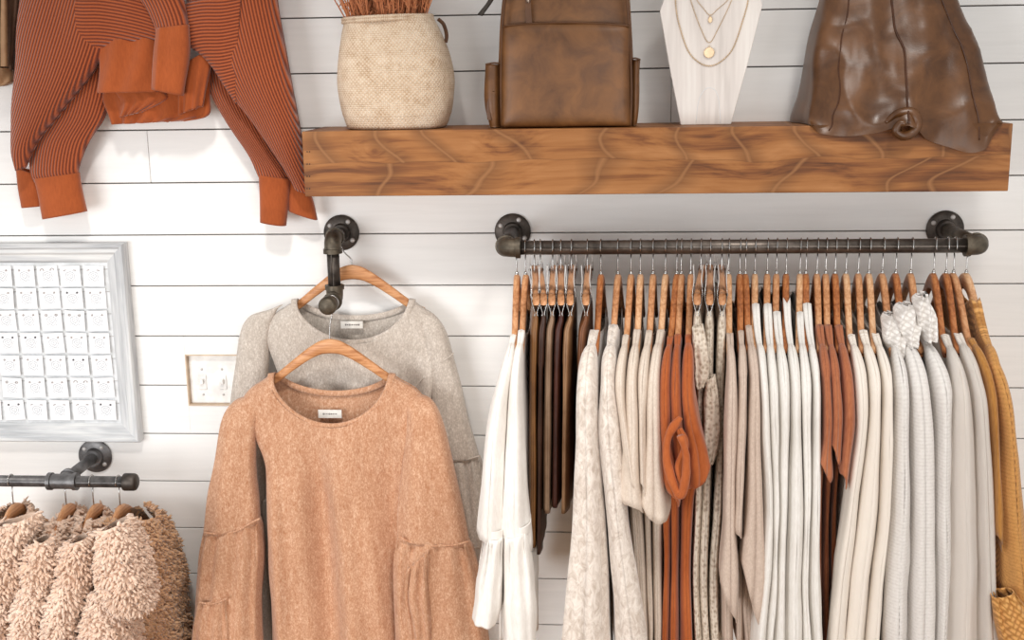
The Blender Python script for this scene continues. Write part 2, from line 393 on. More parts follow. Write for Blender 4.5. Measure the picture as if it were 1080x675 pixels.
# ------------------------------------------------------------------ the shelf
SY = -.235
SXL = (P(319, 139, SY)[0]+P(321, 208, SY)[0])/2; SXR = (P(1067, 130, SY)[0]+P(1065, 201, SY)[0])/2
SZT = (P(319, 139, SY)[2]+P(1067, 130, SY)[2])/2; SZB = (P(321, 208, SY)[2]+P(1065, 201, SY)[2])/2
def shelf():
    t = thing('floating_shelf', 'thick stained pine beam shelf mounted across the white board wall', 'shelf', ((SXL+SXR)/2, SY/2, SZB))
    g = G(); box(g, (SXL, SY, SZB), (SXR, SY+.022, SZT)); mesh('front_board', g, MT['shelf'], t, smooth=False, bevel=.002)
    g = G(); box(g, (SXL+.02, SY+.0222, SZT-.02), (SXR-.02, -.0005, SZT)); mesh('top_board', g, MT['shelf'], t, smooth=False, bevel=.0015)
    g = G(); box(g, (SXL+.02, SY+.0222, SZB), (SXR-.02, -.0005, SZB+.02)); mesh('bottom_board', g, MT['shelf'], t, smooth=False, bevel=.0015)
    for a, b in ((SXL, SXL+.0198), (SXR-.0198, SXR)):
        g = G(); box(g, (a, SY+.0222, SZB), (b, -.0005, SZT)); mesh('end_cap', g, MT['shelf_edge'], t, smooth=False, bevel=.0015)
    for px in (324, 326.5):
        for py in (160, 173, 186, 199):
            c = P(px, py, SY); g = G(); lathe(g, [(.0016, .0), (.0016, -.0006), (0, -.0008)], (c[0], SY, c[2]), (0, 1, 0), 8); mesh('nail_head', g, MT['pipe'], t)
shelf()

# ------------------------------------------------------------------ pipe rails
def flange(t, c, mat, r=.045, rot=0):
    g = G(); c = np.asarray(c, float)
    lathe(g, [(0, 0), (r-.001, 0), (r, -.002), (r, -.006), (r-.003, -.0085), (.025, -.0105), (.0235, -.024), (.022, -.027), (0, -.027)], c, (0, 1, 0), 40)
    o = mesh('flange', g, mat, t, sharp=40)
    for k in range(4):
        a = rot + pi/4 + k*pi/2; g = G()
        lathe(g, [(.0062, -.0075), (.006, -.0105), (.004, -.0125), (.0, -.0128)], c + np.array([cos(a)*.034, 0, sin(a)*.034]), (0, 1, 0), 12)
        mesh('screw', g, MT['clip'], o)
    return o
def elbow(t, c, d1, d2, mat, r=.0215, ln=.036, name='elbow'):
    c = np.asarray(c, float); d1 = np.asarray(d1, float); d2 = np.asarray(d2, float); g = G()
    a = c + d1*ln; b = c + d2*ln
    pts = [a, a - d1*.011, a - d1*.0112] + [(1-u)**2*(a-d1*.012) + 2*u*(1-u)*c + u*u*(b-d2*.012) for u in np.linspace(.08, .92, 10)] + [b - d2*.0112, b - d2*.011, b]
    rr = [r*1.08, r*1.08, r*.96] + [r*.95]*10 + [r*.96, r*1.08, r*1.08]
    tube(g, pts, rr, 24); return mesh(name, g, mat, t, sharp=45)
RY, RZ = -.28, Z0-.5355
RR = .0165
RX0, RX1 = P(538.5, 262, RY)[0], P(1029, 258, RY)[0]
def main_rail():
    t = thing('clothes_rail', 'long dark iron pipe clothes rail under the wooden shelf, full of hangers', 'clothes rail', ((RX0+RX1)/2, RY, RZ-.05))
    for x, px in ((RX0-.013, 0), (RX1+.012, 1)):
        flange(t, (x, 0, RZ), MT['pipe'], .046, .3)
        g = G(); tube(g, [(x, -.02, RZ), (x, RY+.03, RZ)], .0165, 24); mesh('wall_pipe', g, MT['pipe'] if not px else MT['fitting'], t)
    elbow(t, (RX0-.013, RY, RZ), (0, 1, 0), (1, 0, 0), MT['fitting'], .023); elbow(t, (RX1+.012, RY, RZ), (0, 1, 0), (-1, 0, 0), MT['fitting'], .023)
    g = G(); tube(g, [(RX0-.013+.025, RY, RZ), (RX1+.012-.025, RY, RZ)], RR, 28); mesh('rail_pipe', g, MT['rail'], t)
main_rail()
FX, FZ = -.640, Z0-.536
FY1, FY2 = -.115, -.205
FZ2 = Z0 - .688
def faceout():
    t = thing('faceout_arm', 'stepped iron pipe arm on the wall holding the two long sleeved sweaters', 'clothes rail', (FX, -.1, FZ2))
    flange(t, (FX, 0, FZ), MT['pipe'], .046, .2)
    g = G(); tube(g, [(FX, -.02, FZ), (FX, FY1+.025, FZ)], .0155, 24); mesh('short_pipe', g, MT['pipe'], t)
    elbow(t, (FX, FY1, FZ), (0, 1, 0), (0, 0, -1), MT['fitting'], .022)
    g = G(); tube(g, [(FX, FY1, FZ-.03), (FX, FY1, FZ2+.03)], .0155, 24); mesh('drop_pipe', g, MT['pipe'], t)
    elbow(t, (FX, FY1, FZ2), (0, 0, 1), (0, -1, 0), MT['fitting'], .022)
    g = G(); tube(g, [(FX, FY1-.02, FZ2), (FX, FY2+.005, FZ2)], .0155, 24); mesh('front_pipe', g, MT['pipe'], t)
    g = G(); lathe(g, [(.0215, .03), (.0225, .026), (.0225, .002), (.0205, -.003), (.016, -.007), (0, -.0085)], (FX, FY2, FZ2), (0, 1, 0), 28); mesh('end_cap', g, MT['fitting'], t, sharp=50)
faceout()
LY, LZ = -.204, Z0-1.1435
LXE = P(143, 508, LY)[0]
def left_rail():
    xt = P(58, 508, LY)[0]; fl = P(101, 479, 0)
    t = thing('coat_rail', 'grey iron pipe rail at lower left carrying fleece coats', 'clothes rail', (xt, LY, LZ-.03))
    flange(t, (fl[0], 0, LZ), MT['greyiron'], .046, .1)
    xt = fl[0]
    g = G(); tube(g, [(xt, -.02, LZ), (xt, LY+.02, LZ)], .0145, 24); mesh('wall_pipe', g, MT['greyiron'], t)
    g = G(); tube(g, [(xt-.9, LY, LZ), (LXE-.02, LY, LZ)], .0145, 24); mesh('rail_pipe', g, MT['greyiron'], t)
    g = G(); tube(g, [(xt-.038, LY, LZ), (xt-.028, LY, LZ), (xt-.0275, LY, LZ), (xt+.0275, LY, LZ), (xt+.028, LY, LZ), (xt+.038, LY, LZ)], [.0225, .0225, .0195, .0195, .0225, .0225], 28)
    tube(g, [(xt, LY, LZ), (xt, LY+.028, LZ), (xt, LY+.0285, LZ), (xt, LY+.038, LZ)], [.019, .019, .0225, .0225], 24); mesh('tee_fitting', g, MT['fitting' if 0 else 'greyiron'], t, sharp=45)
    g = G(); lathe(g, [(.0215, -.03), (.0225, -.026), (.0225, -.004), (.0205, .001), (.016, .004), (0, .005)], (LXE, LY, LZ), (1, 0, 0), 28); mesh('end_cap', g, MT['pipe'], t, sharp=50)
left_rail()

# ------------------------------------------------------------------ hangers
HA = [0, .02, .05, .10, .145, .18, .215, .25, .32]
HZ = [0, -.004, -.020, -.058, -.094, -.115, -.129, -.150, -.215]
def hz(a): return pchip(HA, HZ, np.abs(a))
def hanger_body(half=.215, bow=.0, sc=1.0):
    """wooden hanger across the local y axis, top of its neck at the origin"""
    g = G(); n = 61; V = []; UV = []; nc = 12
    for i in range(n):
        a = -half + 2*half*i/(n-1); s = abs(a)
        top = float(hz(a)); h = .038 - .011*min(1, s/.1) if s < .1 else .027 - .005*(s-.1)/.115
        th = .0078 - .0012*s/half
        cb = -bow*(s/half)**2
        e = .35 if i in (0, n-1) else 1
        for j in range(nc+1):
            t = 2*pi*j/nc
            x = math.copysign(abs(cos(t))**.6, cos(t))*th*e; z = math.copysign(abs(sin(t))**.6, sin(t))*h/2*e
            V.append((x + cb, a, top - h/2 + z)); UV.append((a, z))
    f = grid_faces(n, nc+1); f.append(tuple(range(nc))); f.append(tuple((n-1)*(nc+1)+j for j in range(nc-1, -1, -1)))
    return g.add(V, f, UV)
def hook_geo(drop, r=.0188, wire=.0016, flip=1):
    """hook from the neck up and round a rail whose centre sits drop above the neck"""
    pts = [(0, 0, -.012), (0, 0, drop-r-.012)]
    pts += [(0, flip*.002, drop-r-.004)] + [(0, flip*r*cos(t), drop + r*sin(t)) for t in np.linspace(-pi/2+.25, pi+.35, 26)]
    g = G(); tube(g, smooth_path(pts, 60), wire, 8); return g
class Proto: pass
def build_hanger_proto(drop, bow, mat, r=.0188):
    t = thing('wooden_hanger', 'x', 'hanger')
    mesh('hanger_bar', hanger_body(bow=bow), mat, t); mesh('hook', hook_geo(drop, r), MT['chrome'], t)
    g = G(); lathe(g, [(.0042, .0), (.004, .004), (.0022, .006)], (0, 0, 0), (0, 0, 1), 12); mesh('ferrule', g, MT['chrome'], t)
    return t
def clip_geo(y):
    """sprung trouser clip: two jaws below the bar and two grey levers above it"""
    jaw = G(); lev = G()
    for s in (-1, 1):
        pr = [(s*.0095, -.002), (s*.0105, -.018), (s*.0085, -.034), (s*.0035, -.052), (s*.0022, -.060), (s*.004, -.064)]
        V = []; w = .016
        pr = smooth_path([(x, 0, z) for x, z in pr], 14)
        for p in pr: V += [(p[0], y-w, p[2]), (p[0], y+w, p[2])]
        jaw.add(V, [(2*i, 2*i+1, 2*i+3, 2*i+2) for i in range(len(pr)-1)])
        pl = smooth_path([(s*.0095, 0, -.002), (s*.008, 0, .016), (s*.010, 0, .046)], 8); V = []
        for p in pl: V += [(p[0], y-.014, p[2]), (p[0], y+.014, p[2])]
        lev.add(V, [(2*i, 2*i+1, 2*i+3, 2*i+2) for i in range(len(pl)-1)])
    tube(jaw, [(-.012, y, -.02), (.012, y, -.02)], .0025, 8)
    return jaw, lev
def build_clip_proto(drop):
    t = thing('clip_hanger', 'x', 'hanger')
    g = G(); V = []; UV = []; n = 31; nc = 12
    for i in range(n):
        a = -.19 + .38*i/(n-1); h = .026; zc = -.013 - .012*(a/.19)**2
        for j in range(nc+1):
            q = 2*pi*j/nc; V.append((math.copysign(abs(cos(q))**.5, cos(q))*.0075, a, zc + math.copysign(abs(sin(q))**.5, sin(q))*h/2)); UV.append((a, h*sin(q)))
    f = grid_faces(n, nc+1); f.append(tuple(range(nc))); f.append(tuple((n-1)*(nc+1)+j for j in range(nc-1, -1, -1))); g.add(V, f, UV)
    mesh('hanger_bar', g, MT['hanger'], t); mesh('hook', hook_geo(drop), MT['chrome'], t)
    for y in (-.165, .165):
        j, l = clip_geo(y); o = mesh('clip', j, MT['chrome'], t, solid=.0014); mesh('clip_lever', l, MT['clip'], o, solid=.0018)
    return t
def dup(root, loc, rz, label, group):
    r = root.copy(); C.objects.link(r); r.location = [float(v) for v in loc]; r.rotation_euler = (0, 0, rz)
    r['label'] = label
    if group: r['group'] = group
    for ch in root.children:
        c = ch.copy(); C.objects.link(c); c.parent = r
        for gch in ch.children:
            d = gch.copy(); C.objects.link(d); d.parent = c
    return r
used = set()
def use(root, loc, rz, label, group):
    if root.name in used: return dup(root, loc, rz, label, group)
    used.add(root.name); root.location = [float(v) for v in loc]; root.rotation_euler = (0, 0, rz); root['label'] = label
    if group: root['group'] = group
    return root

# ------------------------------------------------------------------ garments
def body(hw, L, thick, nk=.12, nf=.03, nb=.015, hem=None, fold=None, wr=(.003, (9, 9, 5)), seed=1, n=72, m=56, zt=None, top=None, q=.55, flatshape=.75, topr=.035, kmin=.12, byz=False):
    """garment body in local (a across, b depth, z down from the hanger neck). hw, thick: [(v, value)]"""
    hv, hh = zip(*hw); tv, tt = zip(*thick); V = []; UV = []
    vs = np.linspace(0, 1, m)**1.25
    ztf = zt or (lambda a: float(hz(a)) + .007)
    hw0 = float(pchip(hv, hh, 0.0))
    for v in vs:
        H = float(pchip(hv, hh, v)); T = float(pchip(tv, tt, v))
        for j in range(n+1):
            t = 2*pi*j/n; c, s = cos(t), sin(t)
            af = math.copysign(abs(c)**flatshape, c); bf = math.copysign(abs(s)**q, s)
            a0 = af*hw0; a = af*H
            if top: z0 = top(a0, s)
            else:
                z0 = ztf(a0)
                if abs(a0) < nk:
                    d = nf if s > 0 else nb
                    z0 = min(z0, ztf(nk) + 0*.0) if False else ztf(nk) + .0 - d*(max(0, 1-(a0/nk)**2))**.6
            zh = -L + (hem(a0, s) if hem else 0)
            z = z0*(1-v) + zh*v
            if byz: vv = min(1, max(0, -z/L)); H = float(pchip(hv, hh, vv)); T = float(pchip(tv, tt, vv)); a = af*H
            dep = max(0, (ztf(a0) if not top else z0) - z)
            k = min(1, sqrt(dep/topr) + .0)
            k = max(k, kmin)
            b = T*bf*k
            da, db = 0, 0
            if fold: da, db = fold(a, bf, z, v)
            V.append((a+da, b+db, z)); UV.append((a*(1 if s >= 0 else -1) + b, z))
    if kmin > .3:                                     # cloth lying over the hanger: close the ridge outside the neck
        ridge = []
        for j in range(n+1):
            x, y, z = V[j]; ridge.append((x, y if abs(x) < nk else 0.0, z + (0 if abs(x) < nk else .002)))
        V = ridge + V; UV = UV[:n+1] + UV; vs = np.r_[0, vs]
    V = np.array(V)
    if wr: V = wrinkle(V, n+1, wr[0], wr[1], seed)
    g = G(); g.add(V, grid_faces(len(vs), n+1), UV); return g
def loft_path(path, wa, tb, nr=40, nc=30, fold=None, wr=(.003, (14, 14, 8)), seed=1, q=.7):
    """sleeve: path of (a,b,z) centres; wa half width in the a-z plane, tb half thickness along b"""
    p = smooth_path(path, nr); W = smooth_path(np.array(wa, float)[:, None], nr)[:, 0]; T = smooth_path(np.array(tb, float)[:, None], nr)[:, 0]
    t = np.gradient(p, axis=0); V = []; UV = []; ln = 0
    for i in range(nr):
        d = np.array([t[i][0], 0, t[i][2]]); d /= np.linalg.norm(d)+1e-9; e = np.array([-d[2], 0, d[0]])
        if i: ln += np.linalg.norm(p[i]-p[i-1])
        for j in range(nc+1):
            th = 2*pi*j/nc; c, s = cos(th), sin(th); f = 1
            if fold: f = fold(th, i/(nr-1))
            V.append(p[i] + e*math.copysign(abs(c)**.85, c)*W[i]*f + np.array([0, 1, 0])*math.copysign(abs(s)**q, s)*T[i]*f)
            UV.append((W[i]*c + T[i]*s*.5 + (1 if s < 0 else 0), ln))
    V = np.array(V)
    if wr: V = wrinkle(V, nc+1, wr[0], wr[1], seed)
    g = G(); g.add(V, grid_faces(nr, nc+1), UV); return g
def xform(g, fn):
    for i, v in enumerate(g.v): g.v[i] = fn(v)
    return g
# ---------------------------------------------------------------- two sweaters on the stepped arm
def label_part(t, px, py, w, h, Y, mat=None):
    c = P(px, py, Y); s = DIST/FOC
    g = G(); box(g, (c[0]-w*s/2, Y-.0008, c[2]-h*s/2), (c[0]+w*s/2, Y+.0008, c[2]+h*s/2)); o = mesh('neck_label', g, MT['label'], t, smooth=False)
    g = G(); x = c[0]-w*s*.3; k = 0
    while x < c[0]+w*s*.3:
        ww = s*RNG.uniform(.8, 1.8); hh = s*RNG.uniform(.9, 1.9); box(g, (x, Y-.0012, c[2]-hh/2), (x+ww, Y-.0009, c[2]+hh/2)); x += ww + s*.5
    mesh('label_lettering', g, MT['ink'], o, smooth=False)
def gather(k, amp, ph=0, late=True, decay=True):
    def f(t, v, x):
        a = amp*((1-v)*.6+.4 if decay else v) * min(1, v*14+.1)
        return 1 + .04*a*sin(k*t+ph+2*v), a*(.010*sin(k*t+ph+1.3*sin(3*v)) + .008*(1-v)**2*sin(2.3*k*t+1.7*ph))
    return f
def seam(t, pts, Y, r, mat, name='seam'):
    g = G(); tube(g, smooth_path([P(x, y, Y) for x, y in pts], 24), r, 8); return mesh(name, g, mat, t)

def sweater(name, lab, neck, Y, mat, inmat, nkpx, nf, nb, shoulder_px, sleeves, hem_px, hwbody, hl, hook_rail, thick=.03):
    N = P(neck[0], neck[1], Y); nkw = abs(P(nkpx[1], neck[1]+45, Y)[0]-P(nkpx[0], neck[1]+45, Y)[0])/2
    t = thing(name, lab, 'sweater', (N[0], N[1], P(neck[0], hem_px, Y)[2]), 'sweaters on the stepped pipe arm')
    L = N[2] - P(neck[0], hem_px, Y)[2]
    def fold(a, bf, z, v):
        w = max(0, min(1, (-z-.2)/.2)); f = 0
        f += .025*sin(a*36+.8+1.6*z)*w + .012*sin(a*67+2.1+3*z)*w + .006*sin(a*22-9*z)*w
        f += .012*math.exp(-((a-.055-.12*(-z-.3))/.02)**2)*max(0, min(1, (-z-.16)/.1)) + .012*math.exp(-((a+.135-.03*z)/.016)**2)*w
        return 0, f*(1 if bf > 0 else .4)
    shx = [abs(P(p[0], p[1], Y)[0]-N[0]) for p in shoulder_px]; shz = [P(p[0], p[1], Y)[2]-N[2] for p in shoulder_px]
    sw = (shx[0]+shx[1])/2
    def zt(a):
        s = abs(a); z = float(hz(s)) + .008 - .035*min(1, s/(sw-.024))**9
        return z
    g = body([(0, sw-.024), (.16, sw-.026), (.36, hwbody), (1, hwbody+.03)], L, [(0, thick), (.15, thick*1.15), (1, thick*1.3)], nkw, nf, nb, fold=fold, zt=zt, wr=(.0035, (16, 16, 9)), seed=len(name), n=120, m=90, q=.5, byz=True)
    xf = lambda v: np.c_[N[0]+v[:, 0], N[1]-v[:, 1], N[2]+v[:, 2]]
    mesh('sweater_body', xform(g, xf), mat, t, solid=.003)
    # neckband follows the neck opening, front and back
    pts = []
    for s, d, bb in ((1, nf, thick*.72), (-1, nb, -thick*.72)):
        for k in range(25):
            a = nkw*cos(pi*k/24)*s
            z = zt(nkw) - d*max(0, 1-(a/nkw)**2)**.6
            c_ = min(1, (abs(a)/(sw-.024))**(1/.75)); s_ = sqrt(max(0, 1-c_*c_)); kk_ = max(.12, min(1, sqrt(max(0, zt(a)-z)/.035)))
            pts.append((N[0]+a, N[1]-math.copysign(thick, bb)*s_**.5*kk_, N[2]+z+.002))
    pts.append(pts[0]); g = G(); pp = smooth_path(pts, 110); V = []
    seg = 10; tt = np.gradient(pp, axis=0)
    for i, p in enumerate(pp):
        d = np.array(tt[i]); d /= np.linalg.norm(d)+1e-9; outw = np.cross(d, [0, 1, 0]); outw /= np.linalg.norm(outw)+1e-9
        for k in range(seg+1):
            th = 2*pi*k/seg; V.append(p + outw*.0085*cos(th) + np.array([0, 1, 0])*.0045*sin(th))
    g.add(V, grid_faces(len(pp), seg+1)); mesh('neckband', g, mat, t)
    for (parts, seams) in sleeves:
        for k, (st, Ys, th, fo) in enumerate(parts):
            g = G(); ptube(g, st, Ys, th, 44, 56, .75, fo, (.003, (16, 16, 9)), seed=k+len(st)); mesh('sleeve' if k == 0 else 'sleeve_flounce', g, mat, t, solid=.0025)
        for s_, ys in seams: seam(t, s_, ys, .0028, mat, 'gathered_seam')
    h = thing('wooden_hanger', hl, 'hanger', (N[0], N[1], N[2]), 'wooden hangers on the stepped pipe arm')
    hb = hanger_body(.186, bow=-.02); hb = xform(hb, lambda v: np.c_[N[0]+v[:, 1], N[1]+v[:, 0], N[2]+v[:, 2]])
    # centre joint kept as one bar
    mesh('hanger_bar', hb, MT['hanger_x'], h)
    hx, hy, hzc = hook_rail; dx = hx-N[0]; drop = hzc-N[2]; r = .0188 if name != 'oat_sweater' else .0175
    pts = [(N[0], N[1], N[2]-.012), (N[0], N[1], N[2]+.012)] + [(N[0]+dx*.5, N[1], N[2]+(drop-r)*.55), (hx+r*.25, N[1], hzc-r*1.0)]
    pts += [(hx + r*cos(q), N[1], hzc + r*sin(q)) for q in np.linspace(-pi/2+.6, pi+.5, 24)]
    g = G(); tube(g, smooth_path(pts, 80), .0017, 8); mesh('hook', g, MT['chrome'], h)
    return t, N, h
# back sweater, oatmeal grey
YG = -.060
gl = [([([(268, 333), (292, 318)], YG, .015, None)], [])]
so, NG, hg = sweater('oat_sweater', 'heathered grey sweater with bell sleeves, hanging behind the peach sweater', (371, 279), YG, MT['oat'], MT['oat'], (304, 428), .108, .056,
    [(258, 345), (466, 342)],
    [([([(255, 343), (280, 327)], YG-.005, .012, None), ], [])] and
    [([([(262, 338), (285, 345)], YG, .02, None), ([(258, 350), (284, 360)], YG, .02, None)], [])] and
    [([([((276, 330), (298, 321)), ((263, 335), (291, 329)), ((254, 354), (284, 358)), ((246, 410), (282, 410)), ((238, 470), (281, 470)), ((232, 530), (279, 530))], YG-.004, [.004, .014, .028, .032, .032, .032], None),
       ([((230, 528), (280, 526)), ((220, 590), (284, 590)), ((216, 680), (286, 680))], YG-.004, [.026, .034, .036], gather(9, .8))], []),
     ([([((430, 323), (446, 330)), ((436, 328), (460, 335)), ((446, 352), (471, 354)), ((452, 400), (484, 400)), ((458, 450), (496, 450)), ((464, 484), (505, 482))], YG-.004, [.004, .014, .028, .032, .032, .032], None),
       ([((464, 483), (506, 481)), ((468, 520), (511, 515)), ((474, 552), (514, 548)), ((482, 580), (512, 572))], YG-.004, [.026, .034, .036, .03], gather(9, .8))],
      [(((464, 484), (485, 486), (506, 481)), YG-.032)])],
    690, .19, 'wooden hanger holding the grey sweater, hooked close to the wall', (FX, YG, FZ), .027)
label_part(so, 371, 342.5, 24, 8, YG+.014)
seam(so, [(479, 372), (462, 386), (444, 401), (437, 409)], YG-.0345, .0012, MT['oat'], 'raglan_seam')
# front sweater, peach
YP = -.165
sp, NP, hp = sweater('peach_sweater', 'heathered peach sweater with ruffled bell sleeves, hanging in front of the grey sweater', (348, 357), YP, MT['peach'], MT['peach_in'], (289, 416), .128, .062,
    [(240, 432), (460, 428)],
    [([([((262, 418), (284, 411)), ((246, 424), (278, 420)), ((235, 442), (271, 448)), ((228, 482), (269, 488)), ((220, 525), (272, 526)), ((216, 563), (274, 549))], [YP, YP-.008, YP-.018, YP-.022, YP-.022, YP-.022], [.004, .018, .032, .040, .042, .042], lambda t, v, x: (1, .004*sin(5*t+1)*v)),
       ([((216, 560), (274, 546)), ((211, 590), (276, 582)), ((207, 640), (274, 640)), ((205, 690), (276, 690)), ((203, 740), (278, 740))], YP-.022, [.040, .050, .054, .056, .056], gather(9, 1.0)),
       ], [(((216, 562), (232, 563), (250, 560), (264, 552), (274, 547)), YP-.062)]),
     ([([((418, 409), (440, 416)), ((424, 418), (455, 421)), ((429, 442), (466, 443)), ((425, 490), (478, 492)), ((420, 535), (488, 536)), ((420, 566), (494, 572))], [YP, YP-.008, YP-.018, YP-.024, YP-.024, YP-.024], [.004, .018, .034, .042, .044, .044], lambda t, v, x: (1, .005*sin(5*t+2)*v)),
       ([((420, 563), (494, 569)), ((416, 600), (503, 598)), ((417, 650), (511, 645)), ((419, 690), (517, 690)), ((420, 740), (521, 740))], YP-.024, [.042, .053, .057, .058, .058], gather(9, 1.1, 1.5))],
      [(((420, 566), (436, 573), (456, 576), (478, 575), (494, 571)), YP-.066)])],
    720, .175, 'wooden hanger holding the peach sweater on the lower end of the arm', (FX, YP, FZ2), .033)
label_part(sp, 348, 436.5, 25, 9, YP+.018)
# second ruffle tiers seen low on the outer sides of the sleeves
g = G(); ptube(g, [((210, 634), (240, 630)), ((205, 660), (242, 655)), ((202, 700), (244, 700)), ((201, 740), (245, 740))], YP-.066, [.012, .018, .02, .02], 30, 40, .8, gather(8, .9, .6), (.003, (16, 16, 9)), 5); mesh('sleeve_flounce', g, MT['peach'], sp, solid=.0025)
seam(sp, [(210, 635), (224, 637), (240, 631)], YP-.082, .0025, MT['peach'], 'gathered_seam')
g = G(); ptube(g, [((430, 600), (452, 580)), ((428, 630), (452, 620)), ((434, 665), (455, 660)), ((436, 720), (458, 720))], YP-.078, [.008, .014, .016, .016], 30, 36, .8, gather(6, 1.0, 2.2), (.003, (16, 16, 9)), 6); mesh('sleeve_flounce', g, MT['peach'], sp, solid=.0025)

# ---------------------------------------------------------------- garments on the main rail
WH1, WH2 = (240, 237, 232), (224, 219, 212)
M_white = cloth('white_cotton', WH1, WH2, 'plain', .9, .1)
M_bell = cloth('white_viscose', (241, 237, 232), (224, 218, 211), 'plain', .85, .1)
M_velvet = cloth('cream_crushed_velvet', (233, 223, 213), (192, 176, 162), 'velvet', .5, .4, 1, .6)
M_cream = cloth('cream_linen', (224, 210, 197), (204, 188, 172), 'heather', .9, .1, 1, .3)
M_rust = cloth('rust_cotton', (184, 100, 52), (160, 80, 36), 'plain', .85, .2)
M_lace = cloth('taupe_lace', (226, 214, 198), (172, 154, 134), 'lace', .9, .1, 1, .8)
M_taupe = cloth('pale_taupe_linen', (212, 193, 178), (190, 170, 154), 'heather', .9, .1, 1, .3)
M_terra = cloth('terracotta_jersey', (184, 116, 80), (156, 90, 58), 'plain', .85, .2)
M_cardi = cloth('cream_fine_knit', (244, 236, 226), (228, 216, 202), 'rib', .9, .2, .8, .3)
M_chunky = cloth('pale_grey_chunky_knit', (242, 238, 234), (206, 200, 194), 'knit', .9, .2, 1.6, .9)
M_ribbed = cloth('cream_wide_rib_knit', (247, 239, 231), (233, 220, 208), 'rib', .9, .2, 1.1, .6)
M_must = cloth('mustard_jersey', (190, 136, 72), (160, 108, 50), 'plain', .9, .2)
M_mustk = cloth('mustard_cable_knit', (224, 168, 100), (166, 112, 56), 'knit', .9, .2, 1.5, 1.0)
SK = [leather('saddle_leather_cloth', (132, 90, 48), (104, 66, 32), .4), leather('black_brown_leather_cloth', (66, 38, 24), (46, 24, 14), .4), leather('taupe_leather_cloth', (150, 122, 98), (118, 90, 68), .4),
      leather('oxblood_leather_cloth', (74, 34, 22), (50, 20, 12), .4), leather('mocha_leather_cloth', (156, 118, 84), (124, 88, 58), .4), leather('cognac_leather_cloth', (128, 78, 44), (92, 54, 28), .45)]
HPS = [build_hanger_proto(.062, 0, MT[k]) for k in ('hanger', 'hanger_pale', 'hanger_dark')]; CP = build_clip_proto(.060)
YN = RY - .265
def projy(p):
    q = np.asarray(p) - CAM; w = q @ CF
    return 540 + FOC*(q @ CR)/w, 337.5 - FOC*(q @ CU)/w
class Prof:
    def __init__(s, hook, rows, Y):
        s.X0 = P(hook, 262, RY)[0]; zs = []; bc = []; T = []
        for y, l, r in sorted(rows, reverse=True):
            a, b = P(l, y, Y), P(r, y, Y); zs.append(a[2]); bc.append((a[0]+b[0])/2 - s.X0); T.append((b[0]-a[0])/2)
        s.z, s.bc, s.T = zs, bc, T; s.near = -(Y-RY)
    def x(s, a, b, z, mul=1.0, far=.3):
        c = pchip(s.z, s.bc, z); T = pchip(s.z, s.T, z); w = np.where(a > 0, np.clip(a/s.near, 0, 1.15), far*a/s.near)
        T = np.where(a > .1, T, np.minimum(T, .0125)); T = np.where(z > RZ-.062-.17, np.maximum(T, .0098), T)
        return s.X0 + c*w + b*T*mul
